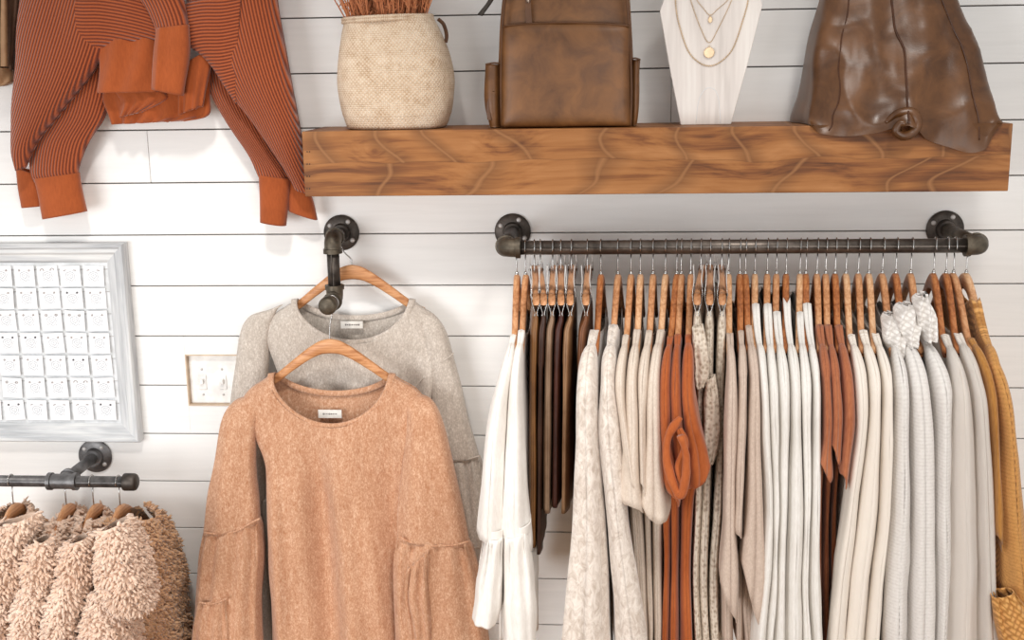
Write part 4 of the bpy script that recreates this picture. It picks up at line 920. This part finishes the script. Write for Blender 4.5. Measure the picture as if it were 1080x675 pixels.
def bust():
    YB = -.142; t0 = P(745, 132, YB)
    t = thing('necklace_bust', 'whitewashed flat wooden necklace display bust on the shelf', 'display bust', (t0[0], YB, SZT))
    out = [(718, 133), (771, 133), (788, 70), (804.5, 5), (800, -8), (778, -22), (772, -48), (725, -45), (721, -20), (702, -6), (696, 12), (707, 75)]
    g = G(); slab(g, out, YB, YB+.014); v = g.v[0]; v[:, 2] = np.where(v[:, 2] < SZT+.006, SZT+.0005, v[:, 2]); mesh('bust_board', g, MT['bust'], t, smooth=False, bevel=.002)
    g = G(); a = P(738, 131, YB+.016); b = P(758, 131, YB+.016); zt = P(745, 60, YB)[2]; y = YB+.0145
    V = [(a[0], y, zt), (b[0], y, zt), (b[0], y+.075, SZT+.0005), (a[0], y+.075, SZT+.0005), (a[0], y+.006, zt), (b[0], y+.006, zt), (b[0], y+.083, SZT+.0005), (a[0], y+.083, SZT+.0005)]
    g.add(V, [(0, 1, 2, 3), (7, 6, 5, 4), (0, 3, 7, 4), (1, 5, 6, 2), (0, 4, 5, 1), (3, 2, 6, 7)]); mesh('rear_leg', g, MT['bust'], t, smooth=False)
    g = G(); tube(g, smooth_path([P(734, 130, YB), P(737, 106, YB), P(744, 94, YB), P(753, 94, YB), P(758, 105, YB), P(760, 130, YB)], 30), .0007, 6); mesh('arch_groove', g, MT['linen'], t)
    Yc = YB-.002
    def neck(lab, pts, r, pend, bead=None, mat='gold'):
        p = smooth_path([P(x, y, Yc) for x, y in pts], 90); c = p[len(p)//2]
        o = thing('necklace', lab, 'necklace', (c[0], Yc, p[:, 2].min()), 'necklaces on the display bust')
        g = G(); tube(g, p, r, 6)
        ln = np.r_[0, np.cumsum(np.linalg.norm(np.diff(p, axis=0), axis=1))]; step = bead or r*5
        for q in np.arange(0, ln[-1], step):
            x = np.array([np.interp(q, ln, p[:, k]) for k in range(3)]); rr = r*1.7 if not bead else r*2.2
            lathe(g, [(rr*sin(a), rr*cos(a)) for a in np.linspace(0.01, pi-.01, 6)], x, (0, 0, 1), 8)
        mesh('chain', g, MT[mat], o)
        if pend:
            px, py, rx, rz, h = pend; cc = P(px, py, Yc); g = G(); n = 28
            V = [(cc[0]+rx*cos(2*pi*k/n)*(1 if sin(2*pi*k/n) < 0 else (1-.35*h*sin(2*pi*k/n))), y, cc[2]+rz*sin(2*pi*k/n)) for y in (Yc-.0025, Yc+.0005) for k in range(n)]
            g.add(V, [tuple(range(n)), tuple(range(2*n-1, n-1, -1))] + [(k, (k+1) % n, n+(k+1) % n, n+k) for k in range(n)]); pd = mesh('pendant', g, MT[mat], o, smooth=False, bevel=.0006)
            g = G(); tube(g, [(cc[0]+rx*1.0*cos(a), Yc-.0025, cc[2]+rz*1.0*sin(a)) for a in np.linspace(0, 2*pi, 30)], .0008, 6); mesh('pendant_rim', g, MT['gold'], pd)
            g = G(); top = cc[2]+rz; tube(g, [(cc[0]+.0022*cos(a), Yc-.001, top+.0022+.0026*sin(a)) for a in np.linspace(0, 2*pi, 16)], .0006, 6); mesh('pendant_ring', g, MT['gold'], pd)
    neck('shortest fine necklace with a tiny teardrop pendant on the white bust', [(727, -28), (731, -10), (735, 0), (742, 9), (749, 16), (757, 9.5), (767.5, 0), (772, -10), (773, -28)], .0006, (749, 20.8, .0042, .0066, 1))
    neck('middle fine necklace with a round coin pendant on the white bust', [(724, -30), (727, -10), (729, 2), (739.5, 31), (748, 45), (757, 31), (770, 4), (774, -10), (774, -30)], .0007, (747.8, 55.5, .0118, .0118, 0))
    neck('longest beaded necklace hanging in a wide curve on the white bust', [(720, -34), (713, -12), (712.5, 2), (715.5, 23), (725, 52), (736, 65), (748, 69.5), (760, 65), (773, 51), (783, 23), (789, 0), (787, -14), (777, -34)], .0009, None, .0058)
bust()

def tote():
    t = thing('leather_tote', 'slouchy chestnut leather tote bag slumped over the right end of the shelf', 'bag', (P(940, 130, -.12)[0], -.125, SZT))
    st = [((886, -60), (988, -60)), ((876, -25), (1001, -25)), ((868, 5), (1011, 5)), ((858, 45), (1027, 47)), ((849, 90), (1036, 90)), ((842, 120), (1040, 118)), ((841, 131), (1040, 127))]
    nr, nc = 70, 110; g = G(); Yc = -.125
    def fold(a, v, x): return 1, -.010*math.exp(-((x-.02)/.06)**2)*(v-.1) + .006*sin(9*x+5*v)*v
    ptube(g, st, Yc, [.03, .05, .07, .092, .112, .126, .130], nr, nc, .42, fold, (.012, (8, 8, 5.5), ), 12)
    V = g.v[0].reshape(nr, nc+1, 3); V2 = wrinkle(g.v[0], nc+1, .004, (20, 20, 10), 5).reshape(nr, nc+1, 3); V = V2
    for i in range(nr):
        for j in range(nc+1):
            p = V[i, j]; k = 1 - abs(noise.noise(Vector((p[0]*9+p[2]*5, 3.3, p[2]*7-p[0]*6)))*2.2); q = 1 - abs(noise.noise(Vector((p[0]*17-p[2]*9, 8.1, p[2]*13)))*2.4)
            if p[1] < Yc: V[i, j, 1] += -(.009*max(0, k)**2.2 + .003*max(0, q)**2)*min(1, i/nr+.25) + .004
    X = [-1, -.95, -.84, -.6, -.32, -.1, .0, .1, .22, .45, .70, .82, .93, 1]; D = [0, .008, .020, .026, .020, .006, .002, .012, .034, .052, .066, .060, .018, 0]
    xc = (P(841, 131, Yc)[0]+P(1040, 127, Yc)[0])/2; hw = (P(1040, 127, Yc)[0]-P(841, 131, Yc)[0])/2
    zend = V[-1, :, 2].copy()
    for i in range(nr):
        v = i/(nr-1); w = max(0, (v-.55)/.45)**1.6
        for j in range(nc+1):
            x = (V[i, j, 0]-xc)/hw; y = (Yc - V[i, j, 1])/.12
            fr = max(0, min(1, (y-.3)/.5)); fr = fr*fr*(3-2*fr)
            base = SZT + .002
            V[i, j, 2] = V[i, j, 2] + w*((base - zend[j])*1.0 - fr*float(pchip(X, D, np.clip(x, -1, 1))))
            V[i, j, 1] = V[i, j, 1]*(1-w) + w*(min(V[i, j, 1], SY-.010) if fr > .05 else V[i, j, 1])
            if fr <= .05: V[i, j, 2] = max(V[i, j, 2], base)
            V[i, j, 1] = min(V[i, j, 1], -.006)
            # curled tuck in the leather where the middle seam meets the shelf edge
            r2 = ((x-.10)/.13)**2 + ((V[i, j, 2]-(SZT+.012))/.035)**2
            if fr > .3: V[i, j, 1] -= .022*math.exp(-r2*1.1) - .02*math.exp(-r2*5)
    g.v[0] = V.reshape(-1, 3)
    last = V[-1]; inn = last.copy(); low = inn[:, 2] < SZT; inn[low, 1] = np.minimum(SY-.003, inn[low, 1]+.01); up = inn.copy(); up[:, 2] = np.maximum(up[:, 2], SZT+.0015); cen = up.copy(); cen[:, 0] = xc+(cen[:, 0]-xc)*.2; cen[:, 1] = Yc; cen[:, 2] = SZT+.0015
    g.add(np.concatenate([last, inn, up, cen]), grid_faces(4, nc+1))
    mesh('bag_body', g, MT['tote'], t)
    A = V
    def along(xs, r, name):
        pts = []
        for v, x in xs:
            i = int(v*(nr-1)); row = A[i]; f = [j for j in range(nc+1) if row[j, 1] < Yc]; j = min(f, key=lambda j: abs((row[j, 0]-(row[:, 0].min()+row[:, 0].max())/2)/((row[:, 0].max()-row[:, 0].min())/2)-x)); pts.append(row[j]+np.array([0, -.0008, 0]))
        g = G(); tube(g, smooth_path(pts, 40), r, 8); mesh(name, g, MT['tote_d'], t)
    along([(v, 0.0) for v in np.linspace(.02, .97, 14)], .0024, 'centre_seam')
    along([(v, -.62-.12*v) for v in np.linspace(.05, .95, 14)], .0016, 'side_seam')
    along([(v, .66+.10*v) for v in np.linspace(.05, .92, 14)], .0016, 'side_seam')
    g = G(); pp = smooth_path([P(x, y, SY-.018-.003*k) for k, (x, y) in enumerate([(934, 130), (946, 120), (961, 119), (967, 129), (962, 140), (952, 143), (945, 138), (949, 131), (955, 131)])], 44); tube(g, pp, [.006+.0065*sin(pi*u)**.7 for u in np.linspace(.02, .98, 44)], 14); g.v[0] = wrinkle(g.v[0], 15, .003, (30, 30, 30), 2); mesh('curled_fold', g, MT['tote'], t)
    g = G(); p = P(1040, 126, -.10); lathe(g, [(0, .006), (.004, .0045), (.006, 0), (.004, -.0045), (0, -.006)], p, (1, 0, 0), 12); mesh('metal_foot', g, MT['pipe'], t)
tote()

# ---------------------------------------------------------------- rust wrap sweater pinned up at top left
def rust():
    t = thing('wrap_sweater', 'rust orange ribbed wrap sweater with twisted front, hung on the wall at top left', 'sweater', (P(165, 100, -.08)[0], -.08, P(165, 235, -.08)[2]))
    Yr = -.085; B = MT['rust']; S = MT['rustband']
    def pt(name, st, Y, th, mat, nr=40, nc=48, fold=None, w=.004, seed=1, q=.75):
        g = G(); ptube(g, st, Y, th, nr, nc, q, fold, (w, (14, 14, 9)) if w else None, seed); g.v[0][:, 1] = np.minimum(g.v[0][:, 1], -.004); mesh(name, g, mat, t, solid=.003)
    # left sleeve: draped outer fold, darker inner layer, two cuffs
    pt('sleeve', [((30, -70), (190, -90)), ((24, -20), (150, -25)), ((20, 30), (122, 36)), ((17, 80), (98, 74)), ((14, 125), (66, 114)), ((14, 158), (38, 150)), ((18, 180), (26, 176))], Yr-.02, [.03, .04, .045, .045, .04, .03, .01], B, 56, 64, seed=2)
    pt('sleeve_lining', [((70, 40), (118, 30)), ((60, 85), (114, 84)), ((45, 120), (111, 122)), ((33, 150), (93, 150)), ((33, 180), (83, 176)), ((37, 192), (83, 186))], Yr+.025, [.02, .025, .025, .025, .025, .022], B, seed=3)
    pt('cuff', [((37, 188), (83, 182)), ((41, 205), (86, 200)), ((46, 231), (91, 223))], Yr+.02, [.022, .024, .025], S, 20, 40, None, .002, 4)
    pt('cuff', [((18, 176), (42, 184)), ((20, 198), (44, 200)), ((24, 219), (46, 217))], Yr+.045, [.016, .018, .018], S, 20, 40, None, .002, 5)
    # left half of the wrapped front
    pt('wrap_panel', [((60, -80), (62, 70)), ((85, -60), (88, 62)), ((112, -45), (112, 49)), ((140, -30), (142, 44)), ((168, -12), (170, 42)), ((190, 8), (192, 40))], Yr-.035, [.02, .028, .03, .03, .028, .02], B, 48, 56, seed=6)
    # waistband and its folded layers
    pt('waistband', [((104, 44), (168, 36)), ((105, 70), (168, 66)), ((103, 98), (166, 97))], Yr-.03, [.02, .022, .022], S, 24, 56, lambda a, v, x: (1, .004*sin(7*x+3*v)), .003, 7)
    pt('waistband', [((112, 88), (222, 60)), ((110, 104), (221, 100)), ((116, 120), (220, 121)), ((120, 131), (196, 127))], Yr+.015, [.02, .026, .026, .02], S, 26, 70, lambda a, v, x: (1, .010*sin(16*x+1)*v), .003, 8)
    pt('waistband_fold', [((122, 96), (170, 94)), ((128, 108), (176, 104)), ((126, 124), (150, 118))], Yr-.012, [.014, .016, .008], S, 20, 50, lambda a, v, x: (1, .006*sin(12*x)*v), .002, 9)
    pt('waistband_fold', [((192, 70), (226, 50)), ((190, 95), (220, 80)), ((190, 121), (214, 112))], Yr-.022, [.018, .02, .014], S, 20, 40, lambda a, v, x: (1, .006*sin(9*x+1)*v), .002, 10)
    # twisted strap over the middle
    pt('twisted_band', [((118, -62), (176, -80)), ((138, -18), (182, -30)), ((158, 15), (193, 2)), ((166, 36), (198, 28)), ((163, 62), (199, 58)), ((161, 93), (193, 100))], Yr-.062, [.028, .03, .03, .026, .024, .02], B, 50, 48, seed=11)
    pt('twisted_band_end', [((166, 30), (198, 26)), ((163, 60), (199, 58)), ((160.5, 94), (193, 101))], Yr-.072, [.02, .022, .02], S, 24, 48, lambda a, v, x: (1, -.006*math.exp(-((x+.55)/.2)**2)), .003, 12)
    # right half and right sleeve
    pt('wrap_panel', [((188, 12), (196, 46)), ((215, -12), (217, 62)), ((240, -40), (236, 88)), ((262, -70), (250, 110))], Yr-.04, [.016, .026, .03, .028], B, 44, 52, seed=13)
    pt('sleeve', [((186, -60), (282, -75)), ((196, -10), (291, -8)), ((212, 40), (299, 45)), ((232, 80), (308, 95)), ((262, 122), (317, 140)), ((292, 165), (321, 178)), ((312, 200), (325, 204))], Yr-.022, [.03, .04, .045, .045, .04, .03, .014], B, 56, 64, seed=14)
    pt('sleeve_lining', [((222, 70), (250, 80)), ((222, 98), (266, 110)), ((240, 130), (285, 150)), ((263, 163), (302, 180)), ((274, 186), (306, 192))], Yr+.025, [.02, .022, .024, .024, .022], B, seed=15)
    pt('cuff', [((274, 184), (306, 188)), ((275, 208), (304, 210)), ((275, 234), (301, 238))], Yr+.02, [.02, .022, .022], S, 20, 40, None, .002, 16)
    pt('cuff', [((305, 184), (321, 196)), ((304, 206), (329, 210)), ((305, 222), (334, 232))], Yr+.035, [.014, .018, .018], S, 20, 40, None, .002, 17)
rust()
def corner():
    t = thing('brown_garment', 'brown garment edge with rolled tan hem, cut by the top left corner of the picture', 'garment', (P(5, 90, -.06)[0], -.06, P(5, 92, -.06)[2]))
    g = G(); ptube(g, [((-30, -60), (23, -60)), ((-32, 0), (21, 0)), ((-34, 45), (17, 45)), ((-34, 76), (15, 74))], -.055, .03, 30, 40, .7, lambda a, v, x: (1, .012*sin(9*x+1)), (.004, (12, 12, 8)), 4); mesh('garment_body', g, MT['darkbrown'], t, solid=.003)
    g = G(); ptube(g, [((1.5, -60), (7, -60)), ((1.5, 0), (7, 0)), ((1, 70), (8, 70))], -.092, .008, 20, 16, .7, None, (.002, (12, 12, 8)), 5); mesh('front_band', g, MT['tan'], t)
    g = G(); ptube(g, [((-34, 70), (12, 72)), ((-36, 79), (14, 80)), ((-36, 88), (15, 86)), ((-34, 94), (8, 90))], -.06, [.03, .042, .042, .03], 20, 40, .7, lambda a, v, x: (1, .006*sin(14*x+5*v)), (.003, (20, 20, 20)), 6, True); mesh('rolled_hem', g, MT['tan'], t)
corner()

# ---------------------------------------------------------------- earring display board
def earring_board():
    YF = -.034; Yb = -.002
    ox = P(138, 360, YF)[0]; oz1 = P(100, 257, YF)[2]; oz0 = P(100, 467, YF)[2]; w = (P(137.5, 360, YF)[0]-P(117.5, 360, YF)[0]); lx = P(-52, 360, YF)[0]
    t = thing('earring_display', 'whitewashed wooden display board full of earring cards at left', 'display frame', ((ox+lx)/2, -.02, oz0))
    # moulded profile: (distance in from the outer edge, y)
    pr = [(0, Yb), (0, YF+.006), (.004, YF), (.011, YF), (.014, YF+.005), (.024, YF+.004), (.030, YF+.009), (w-.006, YF+.010), (w, YF+.014), (w, Yb-.006)]
    cs = [(lx, oz1), (ox, oz1), (ox, oz0), (lx, oz0)]; sg = [(1, -1), (-1, -1), (-1, 1), (1, 1)]
    for k in range(4):
        a, b = k, (k+1) % 4; g = G(); V = []
        for d, y in pr: V.append((cs[a][0]+sg[a][0]*d, y, cs[a][1]+sg[a][1]*d))
        for d, y in pr: V.append((cs[b][0]+sg[b][0]*d, y, cs[b][1]+sg[b][1]*d))
        n = len(pr); f = [(i, i+1, n+i+1, n+i) for i in range(n-1)] + [(n-1, 0, n, 2*n-1)]
        g.add(V, f); mesh('frame_rail' if k % 2 == 0 else 'frame_stile', g, MT['frame'] if k % 2 == 0 else MT['frame_z'], t, smooth=False)
    g = G(); box(g, (lx+w-.004, -.018, oz0+w-.004), (ox-w+.004, -.010, oz1-w+.004)); mesh('backing_board', g, MT['linen'], t, smooth=False)
    for r in range(7):
        z = P(60, 284+23.5*r, -.02)[2]; g = G(); tube(g, [(lx+w-.002, -.0195, z), (ox-w+.002, -.0195, z)], .0008, 6); mesh('hanging_wire', g, MT['clip'], t)
    YC = -.0245
    cw, ch = .0272, .0272
    g = G(); V = []
    box(g, (-cw, -.0004, -ch), (cw, .0004, ch)); 
    pc = mesh('card', g, MT['card'], smooth=False, origin=(0, 0, 0), bevel=.0002)
    def stud(kind):
        g = G()
        if kind == 'hoop': tube(g, [(.0058*cos(a), -.0015, .0058*sin(a)) for a in np.linspace(-.2, pi+.2, 16)], .0011, 6)
        elif kind == 'bar': tube(g, [(-.004, -.0015, 0), (.004, -.0015, .0008)], .0013, 8)
        elif kind == 'ring': tube(g, [(.0035*cos(a), -.0015, .0035*sin(a)) for a in np.linspace(0, 2*pi, 18)], .0012, 6)
        else: lathe(g, [(0, -.0032), (.0022, -.0028), (.0034, -.0012), (.0034, .0), (0, .0)], (0, 0, 0), (0, 1, 0), 12)
        return g
    ME = {}
    for kd in ('hoop', 'bar', 'ring', 'stud', 'black'):
        o = mesh('earring', stud(kd), MT['blackstud'] if kd == 'black' else (MT['studmetal']), origin=(0, 0, 0)); ME[kd] = o.data; bpy.data.objects.remove(o)
    cm = pc.data; bpy.data.objects.remove(pc)
    kinds = {(0, 0): 'bar', (1, 0): 'bar', (2, 0): 'hoop', (3, 0): 'stud', (4, 0): 'stud', (0, 1): 'stud', (1, 1): 'black', (2, 1): 'stud', (3, 1): 'stud', (4, 1): 'stud', (0, 2): 'stud', (1, 2): 'ring', (2, 2): 'ring', (3, 2): 'stud', (4, 2): 'stud',
             (4, 3): 'black', (3, 3): 'black', (2, 3): 'stud', (1, 3): 'stud', (0, 3): 'stud', (1, 4): 'black', (1, 5): 'hoop', (4, 5): 'ring', (0, 6): 'black', (4, 6): 'black', (2, 6): 'bar', (1, 6): 'bar', (3, 6): 'bar'}
    rows = ['top row', 'second row', 'third row', 'fourth row', 'fifth row', 'sixth row', 'bottom row']; cols = ['rightmost column', 'second column from the right', 'third column from the right', 'fourth column from the right', 'fifth column from the right', 'sixth column from the right']
    kw = {'hoop': 'half-hoop earrings', 'bar': 'slim bar earrings', 'ring': 'open ring earrings', 'stud': 'small stud earrings', 'black': 'dark stone earrings'}
    for r in range(7):
        for c in range(6 if r == 6 else 5):
            px, py = 98.7 - 24.2*c + 2.2*r, 291.2 + 23.55*r; q = P(px, py, YC); kd = kinds.get((c, r), 'stud'); rot = radians(random.uniform(-2.2, 2.2))
            t2 = thing('earring_card', f'white card with {kw[kd]}, {rows[r]}, {cols[c]} of the frame', 'earring card', (q[0], YC+random.uniform(-.001, .001), q[2]), 'earring cards in the frame'); t2.rotation_euler = (random.uniform(-.03, .0), rot, random.uniform(-.04, .04))
            o = bpy.data.objects.new('card', cm); C.objects.link(o); o.parent = t2
            for s_ in (-1, 1):
                o = bpy.data.objects.new('earring', ME[kd]); C.objects.link(o); o.parent = t2; o.location = (s_*.0135, -.0006, .0155)
                o.scale = (.8, 1, .8)
                if kd in ('bar', 'black'): o.rotation_euler = (0, s_*.3, 0)
earring_board()

# ---------------------------------------------------------------- fleece coats at lower left
def fleece(g, dens, ln, seed, zmin):
    """cover a lofted surface with small curled tufts"""
    rng = np.random.default_rng(seed); V = g.verts(); F = [f for f in g.f if len(f) == 4]
    F = np.array(F); a, b, c, d = (V[F[:, k]] for k in range(4))
    tri = np.concatenate([np.stack([a, b, c], 1), np.stack([a, c, d], 1)])
    cr = np.cross(tri[:, 1]-tri[:, 0], tri[:, 2]-tri[:, 0]); A = np.linalg.norm(cr, axis=1)/2
    n = int(A.sum()*dens); idx = rng.choice(len(tri), n, p=A/A.sum()); u = rng.random((n, 2)); m = u.sum(1) > 1; u[m] = 1-u[m]
    T = tri[idx]; p = T[:, 0] + (T[:, 1]-T[:, 0])*u[:, :1] + (T[:, 2]-T[:, 0])*u[:, 1:]
    nr = cr[idx]/(2*A[idx][:, None]+1e-12)
    ctr = V.mean(0); 
    k = (p[:, 2] > zmin); p, nr = p[k], nr[k]
    # orient outwards, away from the local axis of the loft
    cen = FC(p); s = np.sign(((p-cen)*nr).sum(1)); nr = nr*s[:, None]
    vis = ((CAM-p)*nr).sum(1)/np.linalg.norm(CAM-p, axis=1) > -.45; p, nr = p[vis], nr[vis]; n = len(p)
    l = ln*rng.uniform(.6, 1.25, n)[:, None]; r = .0043*rng.uniform(.7, 1.3, n)[:, None]
    d0 = nr + rng.normal(0, .5, (n, 3)) + np.array([0, 0, -.45]); d0 /= np.linalg.norm(d0, axis=1)[:, None]
    d1 = d0*.4 + rng.normal(0, .6, (n, 3)) + np.array([0, 0, -.5]); d1 /= np.linalg.norm(d1, axis=1)[:, None]
    e = np.cross(d0, rng.normal(0, 1, (n, 3))); e /= np.linalg.norm(e, axis=1)[:, None]; h = np.cross(d0, e)
    out = []
    for q, (pos, rad) in enumerate([(p-nr*.002, .8), (p+d0*l*.45, 1.0), (p+d0*l*.8+d1*l*.2, .75)]):
        for j in range(4):
            th = 2*pi*j/4; out.append(pos + (e*cos(th)+h*sin(th))*r*rad)
    out.append(p+d0*l*.85+d1*l*.5)
    W = np.stack(out, 1).reshape(-1, 3); f = []
    base = np.arange(n)*13
    for q in range(2):
        for j in range(4):
            f.append(np.stack([base+q*4+j, base+q*4+(j+1) % 4, base+q*4+4+(j+1) % 4, base+q*4+4+j], 1))
    quads = np.concatenate(f); tris = np.concatenate([np.stack([base+8+j, base+8+(j+1) % 4, base+12], 1) for j in range(4)])
    g.add(W, quads.tolist()+tris.tolist())
    return g
def coat(hook, lab, hl, near_st, Yn_, th, xs, half, L, mat, smat, extra=None, seed=0):
    X0 = P(hook, 512, LY)[0]; zn = LZ-.062
    t = thing('teddy_coat', lab, 'coat', (X0, LY, zn-L), 'fleece coats on the left rail')
    g = body([(0, .195), (.2, .185), (1, .20)], L, [(0, half*.8), (.15, half), (1, half*1.15)], .05, .02, .02, wr=None, n=60, m=40)
    v = g.v[0]; V = np.c_[X0 + xs + v[:, 1], np.minimum(LY - v[:, 0]*np.where(v[:, 0] < 0, .82, 1.0), -.028), zn + v[:, 2]]; g.v[0] = wrinkle(V, 61, .012, (13, 10, 9), seed); g.v[0][:, 1] = np.minimum(g.v[0][:, 1], -.026)
    global FC
    FC = lambda p: np.c_[np.full(len(p), X0+xs), np.clip(p[:, 1], LY-.16, LY+.10), p[:, 2]]
    zmin = P(60, 780, -.3)[2]
    mesh('coat_body', fleece(g, 24000, .0165, seed, zmin), mat, t)
    for k, (st, Ys, T) in enumerate([(near_st, Yn_, th)] + (extra or [])):
        g = G(); ptube(g, st, Ys, T, 40, 40, .85, None, (.010, (16, 16, 12)), seed+k)
        cl = np.array([(P(*a, Ys)+P(*b, Ys))/2 for a, b in st]); cl = cl[np.argsort(cl[:, 2])]
        FC = lambda p: np.c_[np.interp(p[:, 2], cl[:, 2], cl[:, 0]), np.full(len(p), Ys), p[:, 2]]
        mesh('sleeve', fleece(g, 30000, .0165, seed+20+k, zmin), smat, t)
    h = thing('wooden_hanger', hl, 'hanger', (X0, LY, zn), 'hangers on the coat rail')
    hb = hanger_body(.185); mesh('hanger_bar', xform(hb, lambda v: np.c_[X0+v[:, 0], LY+v[:, 1], zn+v[:, 2]]), MT['hanger'], h)
    hk = hook_geo(.062, .0168, .0017); mesh('hook', xform(hk, lambda v: np.c_[X0+v[:, 0], LY+v[:, 1], zn+v[:, 2]]), MT['chrome'], h)
YCo = -.43
coat(12, 'blush fleece teddy coat at the left edge of the picture', 'wooden hanger of the leftmost fleece coat', [((-8, 556), (36, 543)), ((-22, 575), (26, 572)), ((-30, 610), (22, 608)), ((-34, 650), (8, 650)), ((-40, 720), (0, 720))], YCo, [.03, .05, .055, .055, .055], -.015, .05, .62, MT['teddy'], MT['teddy'], None, 3)
coat(68, 'blush fleece teddy coat, second from the left on its rail', 'wooden hanger of the second fleece coat from the left', [((35, 574), (52, 567)), ((32, 588), (60, 590)), ((32, 608), (58, 614)), ((21, 640), (49, 645)), ((14, 690), (43, 690)), ((12, 730), (41, 730))], YCo, [.03, .05, .055, .055, .055, .055], -.005, .026, .62, MT['teddy'], MT['teddy'], None, 5)
coat(97, 'blush fleece teddy coat, third from the left on its rail', 'wooden hanger of the third fleece coat from the left', [((75, 570), (93, 565)), ((70, 588), (97, 588)), ((66, 615), (92, 615)), ((56, 645), (80, 645)), ((51, 690), (76, 690)), ((50, 730), (74, 730))], YCo, [.03, .05, .055, .055, .055, .055], 0, .026, .62, MT['teddy'], MT['teddy'], None, 7)
coat(125, 'fleece teddy coat at the right end of the coat rail, showing its tan side', 'wooden hanger of the rightmost fleece coat', [((111, 556), (134, 547)), ((108, 577), (144, 566)), ((109, 602), (152, 598)), ((118, 626), (157, 628)), ((132, 637), (153, 640))], YCo-.02, [.04, .06, .065, .06, .04], .035, .07, .62, MT['teddy2'], MT['teddy'],
     [([((98, 618), (128, 616)), ((94, 640), (138, 642)), ((90, 690), (143, 690)), ((88, 730), (145, 730))], YCo+.02, [.045, .055, .06, .06])], 9)
# ---------------------------------------------------------------- light
def area(name, loc, target, size, power, col=(1, 1, 1), size_y=None):
    l = bpy.data.lights.new(name, 'AREA'); l.energy = power; l.color = col; l.size = size
    if size_y: l.shape = 'RECTANGLE'; l.size_y = size_y
    o = bpy.data.objects.new(name, l); C.objects.link(o); o.location = loc
    d = Vector(target) - Vector(loc); o.rotation_euler = d.to_track_quat('-Z', 'Y').to_euler(); return o
def spot(name, loc, target, power, angle, blend, radius, col):
    d_ = bpy.data.lights.new(name, 'SPOT'); d_.energy = power; d_.spot_size = radians(angle); d_.spot_blend = blend; d_.shadow_soft_size = radius; d_.color = col
    o = bpy.data.objects.new(name, d_); C.objects.link(o); o.location = loc; o.rotation_euler = (Vector(target)-Vector(loc)).to_track_quat('-Z', 'Y').to_euler(); return o
spot('track_spot', (-.55, -2.1, 3.5), (-.95, 0, .15), 150, 46, .7, .14, (1, .955, .90))
spot('track_spot', (.75, -2.0, 3.5), (.35, 0, .30), 120, 46, .8, .24, (1, .955, .90))
area('shop_window', (-2.3, -3.2, 1.0), (-.9, 0, .4), 1.8, 25, (.97, .985, 1), 1.6).data.spread = radians(110)
area('shop_window', (1.5, -4.0, 1.3), (.4, 0, .8), 2.2, 17, (1, .985, .96), 1.8).data.spread = radians(120)
w = bpy.data.worlds.new('shop_daylight'); SC.world = w; w.use_nodes = True
bg = w.node_tree.nodes['Background']; bg.inputs[0].default_value = (1, .985, .965, 1); bg.inputs[1].default_value = .53
SC.view_settings.view_transform = 'Standard'; SC.view_settings.look = 'None'; SC.view_settings.exposure = .10; SC.view_settings.gamma = 1
SC.view_settings.use_curve_mapping = False
SC.cycles.use_denoising = True
SC.cycles.max_bounces = 6
bpy.context.view_layer.update()
